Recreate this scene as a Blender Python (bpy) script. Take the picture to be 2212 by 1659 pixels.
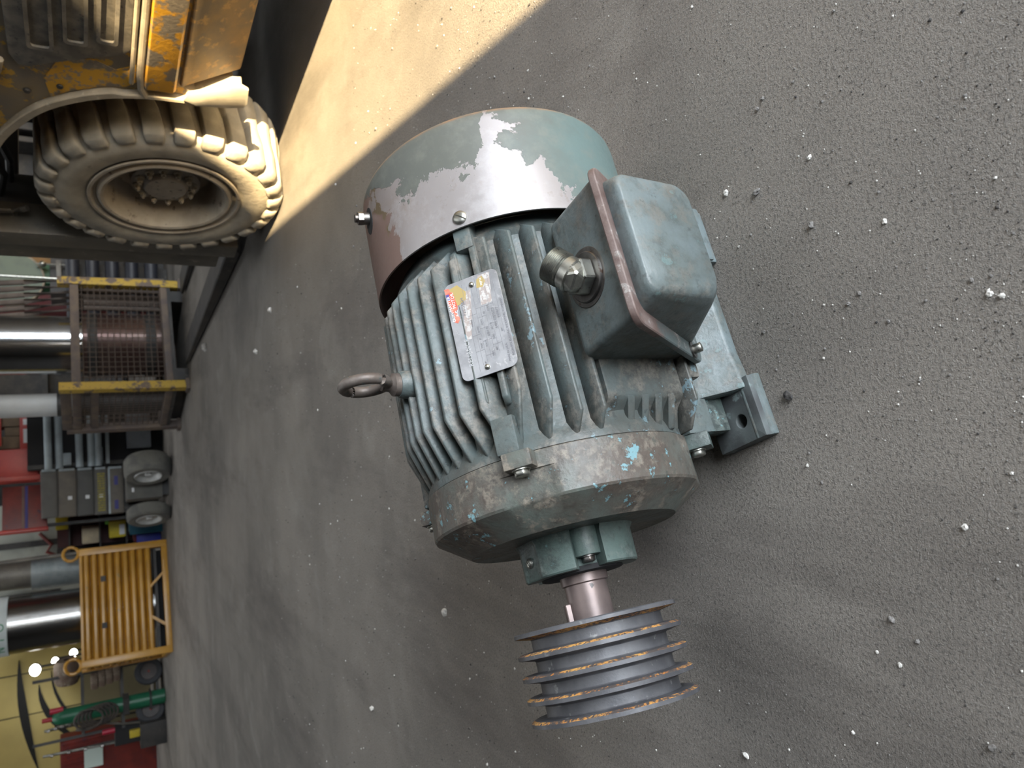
import bpy, bmesh, math, random
from mathutils import Vector, Matrix, noise
from math import sin, cos, pi, radians as R, sqrt, atan2, degrees
random.seed(7)
for o in list(bpy.data.objects): bpy.data.objects.remove(o)
S = bpy.context.scene; COL = S.collection
# ------------------------------------------------------------------ camera, sky, sun, exposure
PITCH, ROLL, CH, FPX = R(30.246), R(-1.5335), 0.7447, 1601.9
cd = bpy.data.cameras.new('camera'); cam = bpy.data.objects.new('camera', cd); COL.objects.link(cam)
fw = Vector((0, cos(PITCH), -sin(PITCH))); r0 = Vector((1, 0, 0)); u0 = r0.cross(fw)
rr = r0*cos(ROLL)+u0*sin(ROLL); uu = u0*cos(ROLL)-r0*sin(ROLL)
X, Y, Z = -uu, rr, -fw          # the phone was held upright and the picture never turned: image left is up
cam.matrix_world = Matrix(((X.x, Y.x, Z.x, 0), (X.y, Y.y, Z.y, 0), (X.z, Y.z, Z.z, CH), (0, 0, 0, 1)))
cd.sensor_width = 36; cd.lens = FPX/2212*36; cd.clip_start = .02; cd.clip_end = 200
cd.dof.use_dof = True; cd.dof.focus_distance = .95; cd.dof.aperture_fstop = 8
S.camera = cam
S.view_settings.view_transform = 'Standard'; S.view_settings.look = 'None'
S.view_settings.exposure = 0.6; S.view_settings.gamma = 1; S.view_settings.use_curve_mapping = False
S.cycles.use_denoising = True
S.cycles.max_bounces = 6; S.cycles.sample_clamp_indirect = 6
w = bpy.data.worlds.new('sky'); S.world = w; w.use_nodes = True
bg = w.node_tree.nodes['Background']; bg.inputs[0].default_value = (.86, .93, 1, 1); bg.inputs[1].default_value = 13.5
sd = bpy.data.lights.new('sun', 'SUN'); sun = bpy.data.objects.new('sun', sd); COL.objects.link(sun)
SUN = Vector((.424, -3.2, .905)).normalized()
sun.rotation_euler = SUN.to_track_quat('Z', 'Y').to_euler(); sun.location = (3, -8, 6)
sd.energy = 36; sd.color = (1, .76, .42); sd.angle = R(.35)
def area(name, loc, sx, sy, power, col=(1, .96, .9), rot=(0, 0, 0), portal=False):
    a = bpy.data.lights.new(name, 'AREA'); a.shape = 'RECTANGLE'; a.size = sx; a.size_y = sy; a.energy = power; a.color = col
    o = bpy.data.objects.new(name, a); COL.objects.link(o); o.location = loc; o.rotation_euler = rot
    if portal: a.cycles.is_portal = True
    return o
area('door_light_portal', (5.2, -4.05, 1.8), 9.0, 3.6, 1, rot=(R(90), 0, 0), portal=True)
for x, y, p in ((1.5, 1.0, 60), (-4, 9, 90), (2, 10, 70)):     # soft overhead fill lights, added; no roof panels behind them
    area('overhead_fill', (x, y, 5.55), 2.2, 5, p, (.95, .98, 1))

# ------------------------------------------------------------------ materials
class E:
    """tiny node expression builder"""
    def __init__(s, nt, so): s.nt, s.so = nt, so
    def op(s, o, b=None, c=None):
        n = s.nt.nodes.new('ShaderNodeMath'); n.operation = o
        for i, v in enumerate((s, b, c)):
            if v is None: continue
            if isinstance(v, E): s.nt.links.new(v.so, n.inputs[i])
            else: n.inputs[i].default_value = v
        return E(s.nt, n.outputs[0])
    def __add__(s, b): return s.op('ADD', b)
    def __sub__(s, b): return s.op('SUBTRACT', b)
    def __mul__(s, b): return s.op('MULTIPLY', b)
    def mx(s, b): return s.op('MAXIMUM', b)
    def mn(s, b): return s.op('MINIMUM', b)
    def step(s, lo, hi):
        n = s.nt.nodes.new('ShaderNodeMapRange'); n.clamp = True
        s.nt.links.new(s.so, n.inputs[0]); n.inputs[1].default_value = lo; n.inputs[2].default_value = hi
        return E(s.nt, n.outputs[0])
class Mat:
    def __init__(s, name, rough=.6, metal=0, spec=.5):
        s.m = bpy.data.materials.new(name); s.m.use_nodes = True; s.nt = s.m.node_tree
        s.b = s.nt.nodes['Principled BSDF']; s.b.inputs['Metallic'].default_value = metal
        s.b.inputs['Roughness'].default_value = rough; s.b.inputs['Specular IOR Level'].default_value = spec
        s.tc = s.nt.nodes.new('ShaderNodeTexCoord')
        s.bumpn = None
    def vec(s, scale=(1, 1, 1)):
        mp = s.nt.nodes.new('ShaderNodeMapping'); mp.inputs['Scale'].default_value = scale
        s.nt.links.new(s.tc.outputs['Object'], mp.inputs[0]); return mp.outputs[0]
    def noise(s, sc, det=5, rough=.55, stretch=(1, 1, 1), dist=0):
        n = s.nt.nodes.new('ShaderNodeTexNoise'); n.inputs['Scale'].default_value = sc; n.inputs['Detail'].default_value = det
        n.inputs['Roughness'].default_value = rough; n.inputs['Distortion'].default_value = dist
        s.nt.links.new(s.vec(stretch), n.inputs[0]); return E(s.nt, n.outputs[0])
    def xyz(s):
        n = s.nt.nodes.new('ShaderNodeSeparateXYZ'); s.nt.links.new(s.tc.outputs['Object'], n.inputs[0])
        return [E(s.nt, n.outputs[i]) for i in range(3)]
    def col(s, c):
        if isinstance(c, tuple):
            n = s.nt.nodes.new('ShaderNodeRGB'); n.outputs[0].default_value = (*c, 1); return n.outputs[0]
        return c
    def mix(s, a, b, f):
        n = s.nt.nodes.new('ShaderNodeMix'); n.data_type = 'RGBA'
        s.nt.links.new(s.col(a), n.inputs[6]); s.nt.links.new(s.col(b), n.inputs[7])
        if isinstance(f, E): s.nt.links.new(f.so, n.inputs[0])
        else: n.inputs[0].default_value = f
        return n.outputs[2]
    def base(s, c): s.nt.links.new(s.col(c), s.b.inputs['Base Color'])
    def set(s, k, e): s.nt.links.new(e.so, s.b.inputs[k])
    def bump(s, e, dist=.002, st=.5):
        n = s.nt.nodes.new('ShaderNodeBump'); n.inputs['Distance'].default_value = dist; n.inputs['Strength'].default_value = st
        s.nt.links.new(e.so, n.inputs['Height'])
        if s.bumpn: s.nt.links.new(s.bumpn.outputs[0], n.inputs['Normal'])
        s.bumpn = n; s.nt.links.new(n.outputs[0], s.b.inputs['Normal'])
def worn(name, c1, c2, c3=None, sc=9, lo=.42, hi=.6, lo3=.60, hi3=.66, rough=.6, metal=0, bump=.0006, bsc=220, r2=None, spec=.5):
    M = Mat(name, rough, metal, spec)
    n1 = M.noise(sc, 6); c = M.mix(c1, c2, n1.step(lo, hi))
    if c3:
        n2 = M.noise(sc*3.1, 7, .65); c = M.mix(c, c3, n2.step(lo3, hi3))
    M.base(c)
    if bump: M.bump(M.noise(bsc, 4, .6), bump, .6)
    return M.m
def plain(name, c, rough=.5, metal=0, emit=0):
    M = Mat(name, rough, metal); M.base(c)
    if emit: M.b.inputs['Emission Color'].default_value = (*c, 1); M.b.inputs['Emission Strength'].default_value = emit
    return M.m

def cast_paint(name, body, dirt, chip, bare, k=1.0):
    M = Mat(name, .5, 0, .5)
    big = M.noise(7, 5, .6); mid = M.noise(26, 6, .65); fine = M.noise(90, 6, .7); fine2 = M.noise(47, 5, .7)
    c = M.mix(body, dirt, (big*.6+mid*.4).step(.42, .58)*.95)
    c = M.mix(c, tuple(v*.35 for v in dirt), (fine2*.6+mid*.4).step(.50, .62)*.6)
    c = M.mix(c, bare, (mid*.55+fine*.45).step(.51, .60)*.8*k)
    c = M.mix(c, tuple(v*.4 for v in body), (fine*.8+big*.2).step(.57, .64)*.75)
    c = M.mix(c, chip, (fine2*.7+big*.3).step(.60, .62)*.8*k)
    M.base(c)
    M.set('Roughness', mid.step(.2, .9)*.35+.33)
    M.bump(M.noise(170, 4, .6), .0009, .7); M.bump(mid, .002, .35)
    return M.m
TEAL = cast_paint('weathered_teal_cast_iron', (0.086, 0.109, 0.109), (0.070, 0.069, 0.061), (0.160, 0.240, 0.272), (0.180, 0.168, 0.148))
BELLM = cast_paint('stained_teal_end_bell', (0.096, 0.110, 0.098), (0.082, 0.064, 0.053), (0.155, 0.292, 0.327), (0.215, 0.189, 0.155), 1.15)
TEALB = cast_paint('bluish_teal_box_paint', (0.128, 0.158, 0.164), (0.092, 0.110, 0.106), (0.141, 0.229, 0.229), (0.189, 0.172, 0.150), .55)
HUBM = cast_paint('green_teal_hub', (0.088, 0.125, 0.114), (0.037, 0.046, 0.044), (0.141, 0.246, 0.255), (0.141, 0.167, 0.154))
FOOTD = worn('oily_dark_foot', (.055, .058, .06), (.10, .115, .115), (.16, .2, .2), sc=14, rough=.6)
BLACK = plain('deep_black', (.008, .008, .009), .8)
STEEL = worn('bright_zinc_steel', (.42, .42, .38), (.28, .28, .26), (.15, .14, .12), sc=60, rough=.4, metal=1, bump=.0002)
STEELD = worn('dull_steel', (.24, .23, .22), (.16, .15, .145), (.14, .1, .08), sc=40, rough=.42, metal=1, bump=.0003)
def flange_mat():
    M = Mat('rusty_flange', .55); x, y, z = M.xyz(); n = M.noise(30, 6, .65); n2 = M.noise(95, 5, .7)
    c = M.mix((.10, .064, .056), (.165, .125, .115), n.step(.4, .6))
    c = M.mix(c, (.085, .105, .105), (z+(n-.5)*.25).step(.205, .175))
    c = M.mix(c, (.36, .34, .32), (n*.5+n2*.5).step(.57, .61)*.7); c = M.mix(c, (.05, .05, .05), n2.step(.6, .66)*.6)
    M.base(c); M.bump(n2, .001, .6); return M.m
RUSTEDGE = flange_mat()
SHAFTM = worn('brown_shaft', (.20, .155, .145), (.14, .11, .105), (.07, .065, .065), sc=14, lo3=.68, hi3=.7, rough=.42, metal=.5, bump=.0002)
PULM = worn('pulley_iron', (.075, .075, .082), (.12, .12, .128), (.22, .22, .22), sc=22, lo3=.62, hi3=.68, rough=.5, metal=.3, bump=.0005, bsc=300)
def rust_flank():
    M = Mat('rusty_groove_flank', .8)
    x, y, z = M.xyz()
    n = M.noise(240, 4, .6); n2 = M.noise(22, 4, .6)
    f = (n*.75+n2*.5).step(.60, .69)
    c = M.mix((.085, .07, .065), M.mix((.50, .19, .045), (.62, .33, .09), n2.step(.4, .6)), f)
    M.base(c); M.bump(n, .002, .8); return M.m
RUSTF = rust_flank()
def cover_mat():
    M = Mat('peeling_paint_fan_cover', .4)
    x, y, z = M.xyz(); zz = z-.2038
    ang = zz.op('ARCTAN2', y)*(180/pi)
    big = M.noise(11, 6, .62, dist=.4); mid = M.noise(32, 6, .65); fine = M.noise(85, 5, .7)
    nz = (big-.5)*1.7+(mid-.5)*.8
    # paint left where the mask is positive: a rear-top patch and everything below ~28 degrees
    p1 = (x*-1-.292)*20 - (ang-46).op('ABSOLUTE')*.035+.50-((ang-24).op('ABSOLUTE')*-1+13).mx(0)*.16
    p2 = (ang*-1+9)*.05 + (x*-1-.262)*9
    paint = (p1.mx(p2)+nz*1.7).step(-.02, .03)
    brown = ((ang-84)*.05+nz*1.4+(x+.30)*5).step(0, .06)
    tan = ((ang-72)*.05-(ang-86).op('ABSOLUTE')*.08+nz*1.6+(x+.29)*6).step(.05, .10)
    steel = M.mix((.27, .25, .25), (.23, .18, .155), (ang*.010+big-.5-(x+.30)*2).step(.45, 1.1))
    steel = M.mix(steel, (.16, .12, .10), (mid*.5+fine*.5).step(.56, .66)*.75)
    green = M.mix((.092, .098, .088), (.105, .150, .145), (ang*-1+22+nz*30).step(0, 30))
    green = M.mix(green, (.15, .155, .135), mid.step(.5, .7)*.6)
    steel = M.mix(steel, (.34, .325, .33), (big*.5+fine*.5).step(.5, .62)*.6)
    c = M.mix(steel, (.15, .11, .066), tan)
    c = M.mix(c, (.15, .095, .078), brown)
    c = M.mix(c, green, paint)
    c = M.mix(c, (.20, .125, .075), ((x*-1-.362)*90).mn((x+.375)*400).step(0, .5)*mid.step(.35, .6))
    M.base(c)
    M.set('Metallic', (paint.mx(brown)*-1+1)*.30); M.set('Roughness', paint.mx(brown)*.08+.44+(fine-.5)*.3)
    M.bump(paint, .0006, .6); M.bump(M.noise(14, 3), .004, .25); M.bump(M.noise(60, 4, .6, (.06, 1, 1)), .0004, .4)
    return M.m
COVERM = cover_mat()
def floor_mat():
    M = Mat('gritty_grey_concrete', .72, 0, .35)
    a = M.noise(.7, 6, .62); b = M.noise(3.2, 7, .65, dist=.6); g = M.noise(230, 4, .75); st = M.noise(2.2, 6, .7, (1, .22, 1)); v = M.noise(620, 3, .6)
    c = M.mix((.275, .250, .222), (.172, .158, .142), a.step(.40, .60))
    c = M.mix(c, (.30, .275, .24), b.step(.54, .74)*.55)
    c = M.mix(c, (.085, .074, .066), st.step(.50, .70)*.75)
    c = M.mix(c, (.34, .32, .29), M.noise(1.6, 6, .7, (1.4, .16, 1)).step(.58, .74)*.55)
    c = M.mix(c, (.07, .066, .064), g.step(.50, .66)*.75)
    c = M.mix(c, (.36, .345, .32), M.noise(310, 3, .7).step(.56, .68)*.55)
    c = M.mix(c, (.42, .41, .39), (v*.6+b*.4).step(.575, .64)*.65)
    M.base(c); M.set('Roughness', a.step(.3, .7)*.25+.55)
    M.bump(b, .012, .15); M.bump(g, .003, .7); M.bump(v, .0015, .5)
    return M.m
FLOORM = floor_mat()
# ------------------------------------------------------------------ mesh helpers
class B:
    def __init__(s): s.bm = bmesh.new(); s.mi = 0
    def _v(s, pts): return [s.bm.verts.new(p) for p in pts]
    def face(s, vs, mi=None):
        try: f = s.bm.faces.new(vs)
        except ValueError: return None
        f.material_index = s.mi if mi is None else mi; return f
    def hexa(s, p):           # 8 points: bottom ring, top ring
        v = s._v(p)
        for q in ((3, 2, 1, 0), (4, 5, 6, 7), (0, 1, 5, 4), (1, 2, 6, 5), (2, 3, 7, 6), (3, 0, 4, 7)): s.face([v[i] for i in q])
    def box(s, x0, x1, y0, y1, z0, z1, M=None):
        p = [Vector(q) for q in ((x0, y0, z0), (x1, y0, z0), (x1, y1, z0), (x0, y1, z0), (x0, y0, z1), (x1, y0, z1), (x1, y1, z1), (x0, y1, z1))]
        if M: p = [M @ q for q in p]
        s.hexa(p); return s
    def loft(s, rings, cap=True, close=True, mats=None):
        V = [s._v(r) for r in rings]; n = len(V[0])
        for k in range(len(V)-1):
            for i in range(n if close else n-1):
                j = (i+1) % n; s.face((V[k][i], V[k][j], V[k+1][j], V[k+1][i]), None if mats is None else mats[k])
        if cap: s.face(V[0][::-1], None if mats is None else mats[0]); s.face(V[-1], None if mats is None else mats[-1])
        return s
    def prism(s, poly, f, a, b):      # f(u,v,t) -> point
        return s.loft([[f(u, v, a) for u, v in poly], [f(u, v, b) for u, v in poly]])
    def lathe(s, prof, n=64, c=(0, 0, 0), ax='x', mats=None, cap=False, rf=None, full=None):
        rings = []
        for a, r in prof:
            ring = []
            for i in range(n):
                t = 2*pi*i/n; q = r*(rf(t, r, a) if rf else 1)
                u, v = q*cos(t), q*sin(t)
                ring.append({'x': (c[0]+a, c[1]+u, c[2]+v), 'y': (c[0]+v, c[1]+a, c[2]+u), 'z': (c[0]+u, c[1]+v, c[2]+a)}[ax])
            rings.append(ring)
        s.loft(rings, cap, True, mats); return s
    def rod(s, p0, p1, r0, r1=None, n=12, ph=0):
        p0, p1 = Vector(p0), Vector(p1); r1 = r0 if r1 is None else r1
        d = (p1-p0).normalized(); a = d.orthogonal().normalized()
        if abs(d.z) < .99: a = d.cross(Vector((0, 0, 1))).normalized()
        b = d.cross(a)
        s.loft([[p+(a*cos(2*pi*i/n+ph)+b*sin(2*pi*i/n+ph))*r for i in range(n)] for p, r in ((p0, r0), (p1, r1))]); return s
    def tube(s, pts, r, n=8, closed=False):
        pts = [Vector(p) for p in pts]; rings = []; m = len(pts)
        for k, p in enumerate(pts):
            d = (pts[(k+1) % m]-pts[k-1]) if closed else (pts[min(k+1, m-1)]-pts[max(k-1, 0)])
            d.normalize(); up = Vector((0, 0, 1)) if abs(d.z) < .9 else Vector((0, 1, 0))
            a = d.cross(up).normalized(); b = d.cross(a)
            rings.append([p+(a*cos(2*pi*i/n)+b*sin(2*pi*i/n))*r for i in range(n)])
        if closed: rings.append(rings[0])
        s.loft(rings, not closed)
        if closed: bmesh.ops.remove_doubles(s.bm, verts=s.bm.verts, dist=1e-6)
        return s
    def ball(s, c, r, sq=(1, 1, 1), sub=2):
        M = Matrix.Translation(c) @ Matrix.Diagonal((r*sq[0], r*sq[1], r*sq[2], 1))
        f0 = set(s.bm.faces); bmesh.ops.create_icosphere(s.bm, subdivisions=sub, radius=1, matrix=M)
        for f in s.bm.faces:
            if f not in f0: f.material_index = s.mi
        return s
    def bevel(s, w, seg=2, ang=30):
        bmesh.ops.recalc_face_normals(s.bm, faces=s.bm.faces)
        es = [e for e in s.bm.edges if len(e.link_faces) == 2 and e.calc_face_angle(0) > R(ang)]
        bmesh.ops.bevel(s.bm, geom=es, offset=w, segments=seg, profile=.6, affect='EDGES', clamp_overlap=True); return s
    def build(s, name, mats, parent=None, smooth=35, keep=False, recalc=True):
        bm = s.bm
        if recalc: bmesh.ops.recalc_face_normals(bm, faces=bm.faces)
        for f in bm.faces: f.smooth = True
        for e in bm.edges:
            if len(e.link_faces) == 2 and e.calc_face_angle(0) > R(smooth): e.smooth = False
        me = bpy.data.meshes.new(name); bm.to_mesh(me); bm.free()
        for m in (mats if isinstance(mats, (list, tuple)) else [mats]): me.materials.append(m)
        o = bpy.data.objects.new(name, me); COL.objects.link(o)
        if parent: o.parent = parent
        return o
def tag(o, label=None, cat=None, group=None, kind=None):
    if label: o['label'] = label
    if cat: o['category'] = cat
    if group: o['group'] = group
    if kind: o['kind'] = kind
    return o
def thing(name, loc, rz, label, cat, group=None):
    o = bpy.data.objects.new(name, None); COL.objects.link(o); o.location = loc; o.rotation_euler = (0, 0, rz); o.empty_display_size = .1
    return tag(o, label, cat, group)
def bx(name, m, x0, x1, y0, y1, z0, z1, parent=None, bev=0, M=None, seg=2):
    b = B().box(x0, x1, y0, y1, z0, z1, M)
    if bev: b.bevel(bev, seg)
    return b.build(name, m, parent)
def text(name, s, size, m, parent, M, ext=.0002, align='LEFT'):
    cu = bpy.data.curves.new(name, 'FONT'); cu.body = s; cu.size = size; cu.extrude = ext; cu.align_x = align; cu.resolution_u = 3
    t = bpy.data.objects.new(name, cu); COL.objects.link(t); bpy.context.view_layer.update()
    me = bpy.data.meshes.new_from_object(t.evaluated_get(bpy.context.evaluated_depsgraph_get()))
    bpy.data.objects.remove(t); me.transform(M); me.materials.clear(); me.materials.append(m)
    o = bpy.data.objects.new(name, me); COL.objects.link(o); o.parent = parent; return o
def join_meshes(name, objs, parent):
    b = bmesh.new(); mats = []
    for o in objs:
        if o.data.materials[0] not in mats: mats.append(o.data.materials[0])
        k = len(b.faces); b.from_mesh(o.data); b.faces.ensure_lookup_table()
        for f in b.faces[k:]: f.material_index = mats.index(o.data.materials[0])
    me = bpy.data.meshes.new(name); b.to_mesh(me); b.free()
    for m in mats: me.materials.append(m)
    for o in objs: bpy.data.objects.remove(o)
    r = bpy.data.objects.new(name, me); COL.objects.link(r); r.parent = parent; return r
def dup(o, parent=None):
    c = o.copy(); COL.objects.link(c)
    if parent: c.parent = parent
    for ch in list(o.children): dup(ch, c)
    return c

# ------------------------------------------------------------------ the place
WALLM = worn('grimy_wall', (.10, .095, .088), (.065, .062, .06), sc=1.2, rough=.85, bump=0)
CEILM = worn('dark_roof_sheeting', (.09, .09, .09), (.06, .06, .06), sc=1, rough=.8, bump=0)
fl = B()
n = 60
def fgrid(x0, x1, y0, y1, nx, ny):
    vs = [[fl.bm.verts.new((x0+(x1-x0)*i/nx, y0+(y1-y0)*j/ny, 0)) for i in range(nx+1)] for j in range(ny+1)]
    for j in range(ny):
        for i in range(nx): fl.face((vs[j][i], vs[j][i+1], vs[j+1][i+1], vs[j+1][i]))
fgrid(-12, 10, -4, 22, 4, 4)
tag(fl.build('floor', FLOORM), kind='structure')
YARDM = worn('yard_asphalt', (.09, .085, .08), (.06, .06, .058), sc=.8, rough=.9, bump=0)
tag(bx('ground', YARDM, -30, 40, -40, -4.15, -.1, -.02), kind='structure')
tag(bx('wall_back', WALLM, -12, 10, 22, 22.2, 0, 5.6), kind='structure')
tag(bx('wall_left', WALLM, -12.2, -12, -4, 22, 0, 5.6), kind='structure')
tag(bx('wall_right', WALLM, 10, 10.2, -4, 22, 0, 5.6), kind='structure')
tag(bx('ceiling', CEILM, -12.2, 10.2, -4.2, 22.2, 5.6, 5.75), kind='structure')
# unseen front wall; left side of the door opening slanted just to cut off the sun
wf = B()
DZ = 3.7
for poly in ([(-12, 0), (.70, 0), (.70+.4685*DZ, DZ), (.70+.4685*DZ, 5.6), (-12, 5.6)], [(.70+.4685*DZ, DZ), (9.6, DZ), (9.6, 5.6), (.70+.4685*DZ, 5.6)], [(9.6, 0), (10, 0), (10, 5.6), (9.6, 5.6)]):
    wf.prism(poly, lambda u, v, t: (u, t, v), -4.15, -4.0)
tag(wf.build('wall_front', WALLM), kind='structure')
# ------------------------------------------------------------------ the electric motor (local x = shaft axis, y = towards the viewer, z = up)
H = .2038
motor = thing('electric_motor', (-.0545, .841, 0), pi+R(22.412), 'weathered teal electric motor standing on the concrete, with grooved pulley and nameplate', 'motor')
def rad(s, r, a, w=0, h=0):   # point at angle a (deg), radius r+h, tangential offset w
    a = R(a); return Vector((s, (r+h)*cos(a)-w*sin(a), H+(r+h)*sin(a)+w*cos(a)))
def radbox(b, s0, s1, r0, r1, a, w, w1=None):
    w1 = w if w1 is None else w1
    b.hexa([rad(s0, r0, a, -w), rad(s1, r0, a, -w), rad(s1, r0, a, w), rad(s0, r0, a, w), rad(s0, r1, a, -w1), rad(s1, r1, a, -w1), rad(s1, r1, a, w1), rad(s0, r1, a, w1)])
C0 = (0, 0, H)
# frame
b = B().lathe([(-.232, .0), (-.232, .150), (-.226, .158), (-.205, .168), (-.198, .163), (.050, .163), (.058, .167), (.066, .1708), (.0738, .1715), (.0738, .06)], 128, C0)
b.build('frame', TEAL, motor)
# cooling fins: upright ones on top, level ones on the side
def fin_mesh(pts, w0, w1, out):     # pts: (s, dist of root, dist of tip); out(s,d,w)
    b = B(); rings = []
    for s, d0, d1 in pts: rings.append([out(s, d0, -w0), out(s, d1, -w1), out(s, d1, w1), out(s, d0, w0)])
    b.loft(rings); b.bevel(.0011, 1, 25); return b
TOPY = [k*.0215 for k in range(-6, 6)]
for y in TOPY:
    zr = sqrt(.162**2-y*y); zt = sqrt(.190**2-y*y)*(1 if abs(y) < .1 else .985); z3 = sqrt(.169**2-y*y)
    p = [(-.205, zr-.004, zr), (-.176, zr-.004, zt-.001), (.006+abs(y)*.08, zr-.004, zt), (.066, zr-.004, z3)]
    fin_mesh(p, .0046, .0027, lambda s, d, w, y=y: Vector((s, y+w, H+d))).build('cooling_fin', TEAL, motor, 50)
for z in (.119, .0935, .0665, .040):
    yr = sqrt(.162**2-z*z); yt = sqrt(.187**2-z*z); y3 = sqrt(.169**2-z*z)
    s1 = .045 if z < .08 else (.025 if z < .1 else .004)
    p = [(-.212, yr-.004, yr), (-.192, yr-.004, yt-.001), (s1, yr-.004, yt), (.068, yr-.004, y3)]
    fin_mesh(p, .0052, .0024, lambda s, d, w, z=z: Vector((s, d, H+z+w))).build('cooling_fin', TEAL, motor, 50)
# nameplate ribs at 45 degrees
for a, w in ((53.5, .006), (45.5, .0055)):
    b = B(); rings = []
    for s, t in ((-.205, .160), (-.185, .1835), (.008, .1835), (.016, .176), (.018, .150)): rings.append([rad(s, .145, a, -w), rad(s, t, a, -w*.7), rad(s, t, a, w*.7), rad(s, .145, a, w)])
    b.loft(rings).bevel(.0012, 1, 25); b.build('nameplate_rib', TEAL, motor, 50)
# bolt lugs on frame and end bell, hex bolts
def hexbolt(name, c, d, r, h, parent=motor, m=STEEL, wash=True):
    b = B(); c = Vector(c); d = Vector(d).normalized()
    b.rod(c, c+d*h, r, n=6, ph=.35).bevel(r*.13, 1)
    if wash: b.rod(c-d*.001, c+d*.0012, r*1.12, n=20)
    return b.build(name, m, parent, 40)
for a in (49, 131, 229, 311):
    if a == 311: continue
    b = B(); radbox(b, .030, .0728, .150, .1835, a, .0165, .0135); b.bevel(.0025, 2); b.build('frame_lug', TEAL, motor)
for a in (46, 134, 226, 319):
    b = B(); radbox(b, .0745, .0935, .160, .194 if a != 319 else .200, a, .0175, .0165); b.bevel(.002, 2); b.build('bell_lug', BELLM if a != 319 else HUBM, motor)
    hexbolt('hex_bolt', rad(.0935, .181, a+(0 if a != 319 else .5)), (1, 0, 0), .0095, .0075)
for a in (48, 132, 228, 312):
    b = B(); radbox(b, -.226, -.186, .145, .1835, a, .0125, .0115); b.bevel(.003, 2); b.build('cover_lug', TEAL, motor)
# end bell with a flat at each lug
def bellrf(t, r, a):
    d = ((degrees(t)-45+45) % 90)-45
    if abs(d) < 9.6 and a > .08: return cos(R(9.6))/cos(R(d))*.992
    return 1
prof = [(.0748, .10), (.0748, .1728), (.0758, .1734), (.094, .1736), (.0945, .1736), (.1265, .1736), (.1295, .1720), (.1545, .1345), (.1558, .1325), (.1545, .128), (.1540, .07)]
def pts_rf(t, r, a): return bellrf(t, r, a) if (a > .0942 and r > .14) else 1
b = B().lathe(prof, 240, C0, rf=pts_rf); b.build('end_bell', BELLM, motor, 28)
# bearing hub, three bolt pockets
b = B(); N = 180; ring = []
def hubr(deg):
    for L in (22.5, 142.5, 262.5):
        d = abs((deg-L+180) % 360-180)
        if d < 14.5: return .050
    d = abs((deg-92+180) % 360-180)
    if d < 15: return .0705*cos(R(15))/cos(R(d))
    return .0718
for s, k in ((.150, 1.09), (.1545, 1.06), (.160, 1.01), (.198, 1), (.200, .975)): ring.append([rad(s, hubr(i*2)*k, i*2) for i in range(N)])
b.loft(ring); b.build('bearing_hub', HUBM, motor, 40)
for L in (22.5, 142.5, 262.5):
    b = B(); c0, c1 = rad(.150, .0535, L), rad(.1865, .0535, L); b.rod(c0, c1, .0182, .0172, 28); b.bevel(.0015, 2); b.build('bolt_boss', HUBM, motor)
    hexbolt('hub_bolt', rad(.1865, .0565, L), (1, 0, 0), .0085, .0075, m=STEELD)
b = B().lathe([(.196, 0), (.196, .052), (.202, .052), (.203, .050), (.203, 0)], 48, C0); b.build('bearing_cap', BLACK, motor)
def slotscrew(name, c, d, r, parent, m=STEEL, rot=0):
    d = Vector(d).normalized(); c = Vector(c); a = d.cross(Vector((1, 0, 0))).normalized(); e = d.cross(a)
    b = B()
    for sg in (1, -1):     # two half domes leave the driver slot between them
        rings = []
        for h, q in ((-.001, 1), (.0018, 1), (.0034, .8), (.0042, .45)):
            rings.append([c+d*h*r/.0085+(a*cos(rot)+e*sin(rot))*(sg*(r*.10+r*q*.9*sin(pi*i/10)))+(e*cos(rot)-a*sin(rot))*(r*q*cos(pi*i/10)) for i in range(11)])
        b.loft(rings)
    b.rod(c-d*.001, c+d*.0012*r/.0085, r*.98, n=20)
    return b.build(name, m, parent, 40)
slotscrew('hub_screw', rad(.178, .0695, 93), rad(0, 1, 93)-Vector(C0), .0062, motor, rot=.6)
# shaft, key, pulley
b = B().lathe([(.19, .0), (.19, .0300), (.213, .0300), (.2145, .0268), (.352, .0268), (.354, .025), (.354, 0)], 48, C0); b.build('shaft', SHAFTM, motor)
b = B(); radbox(b, .234, .300, .020, .0325, 110, .006); b.bevel(.001, 1); b.build('shaft_key', SHAFTM, motor)
pr = [(.2560, .0266), (.2560, .1000), (.2572, .1012)]; mt = [0, 0]
for k in range(5):
    cc = .2589+.0248*k
    pr.append((cc+.0022, .1012)); mt.append(0)
    if k < 4:
        mid = cc+.0124
        pr += [(mid-.0066, .0822), (mid-.0055, .0812), (mid+.0055, .0812), (mid+.0066, .0822), (cc+.0248-.0045, .0965), (cc+.0248-.0022, .1012)]
        mt += [1 if k == 0 else 0, 0, 0, 0, 0, 1]
pr += [(.3605, .1000), (.3605, .084), (.350, .080), (.350, .040), (.3585, .038), (.3585, .0266)]; mt += [0]*6
b = B().lathe(pr, 128, C0, mats=mt[:len(pr)-1]); b.build('pulley', [PULM, RUSTF], motor, 25)
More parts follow.
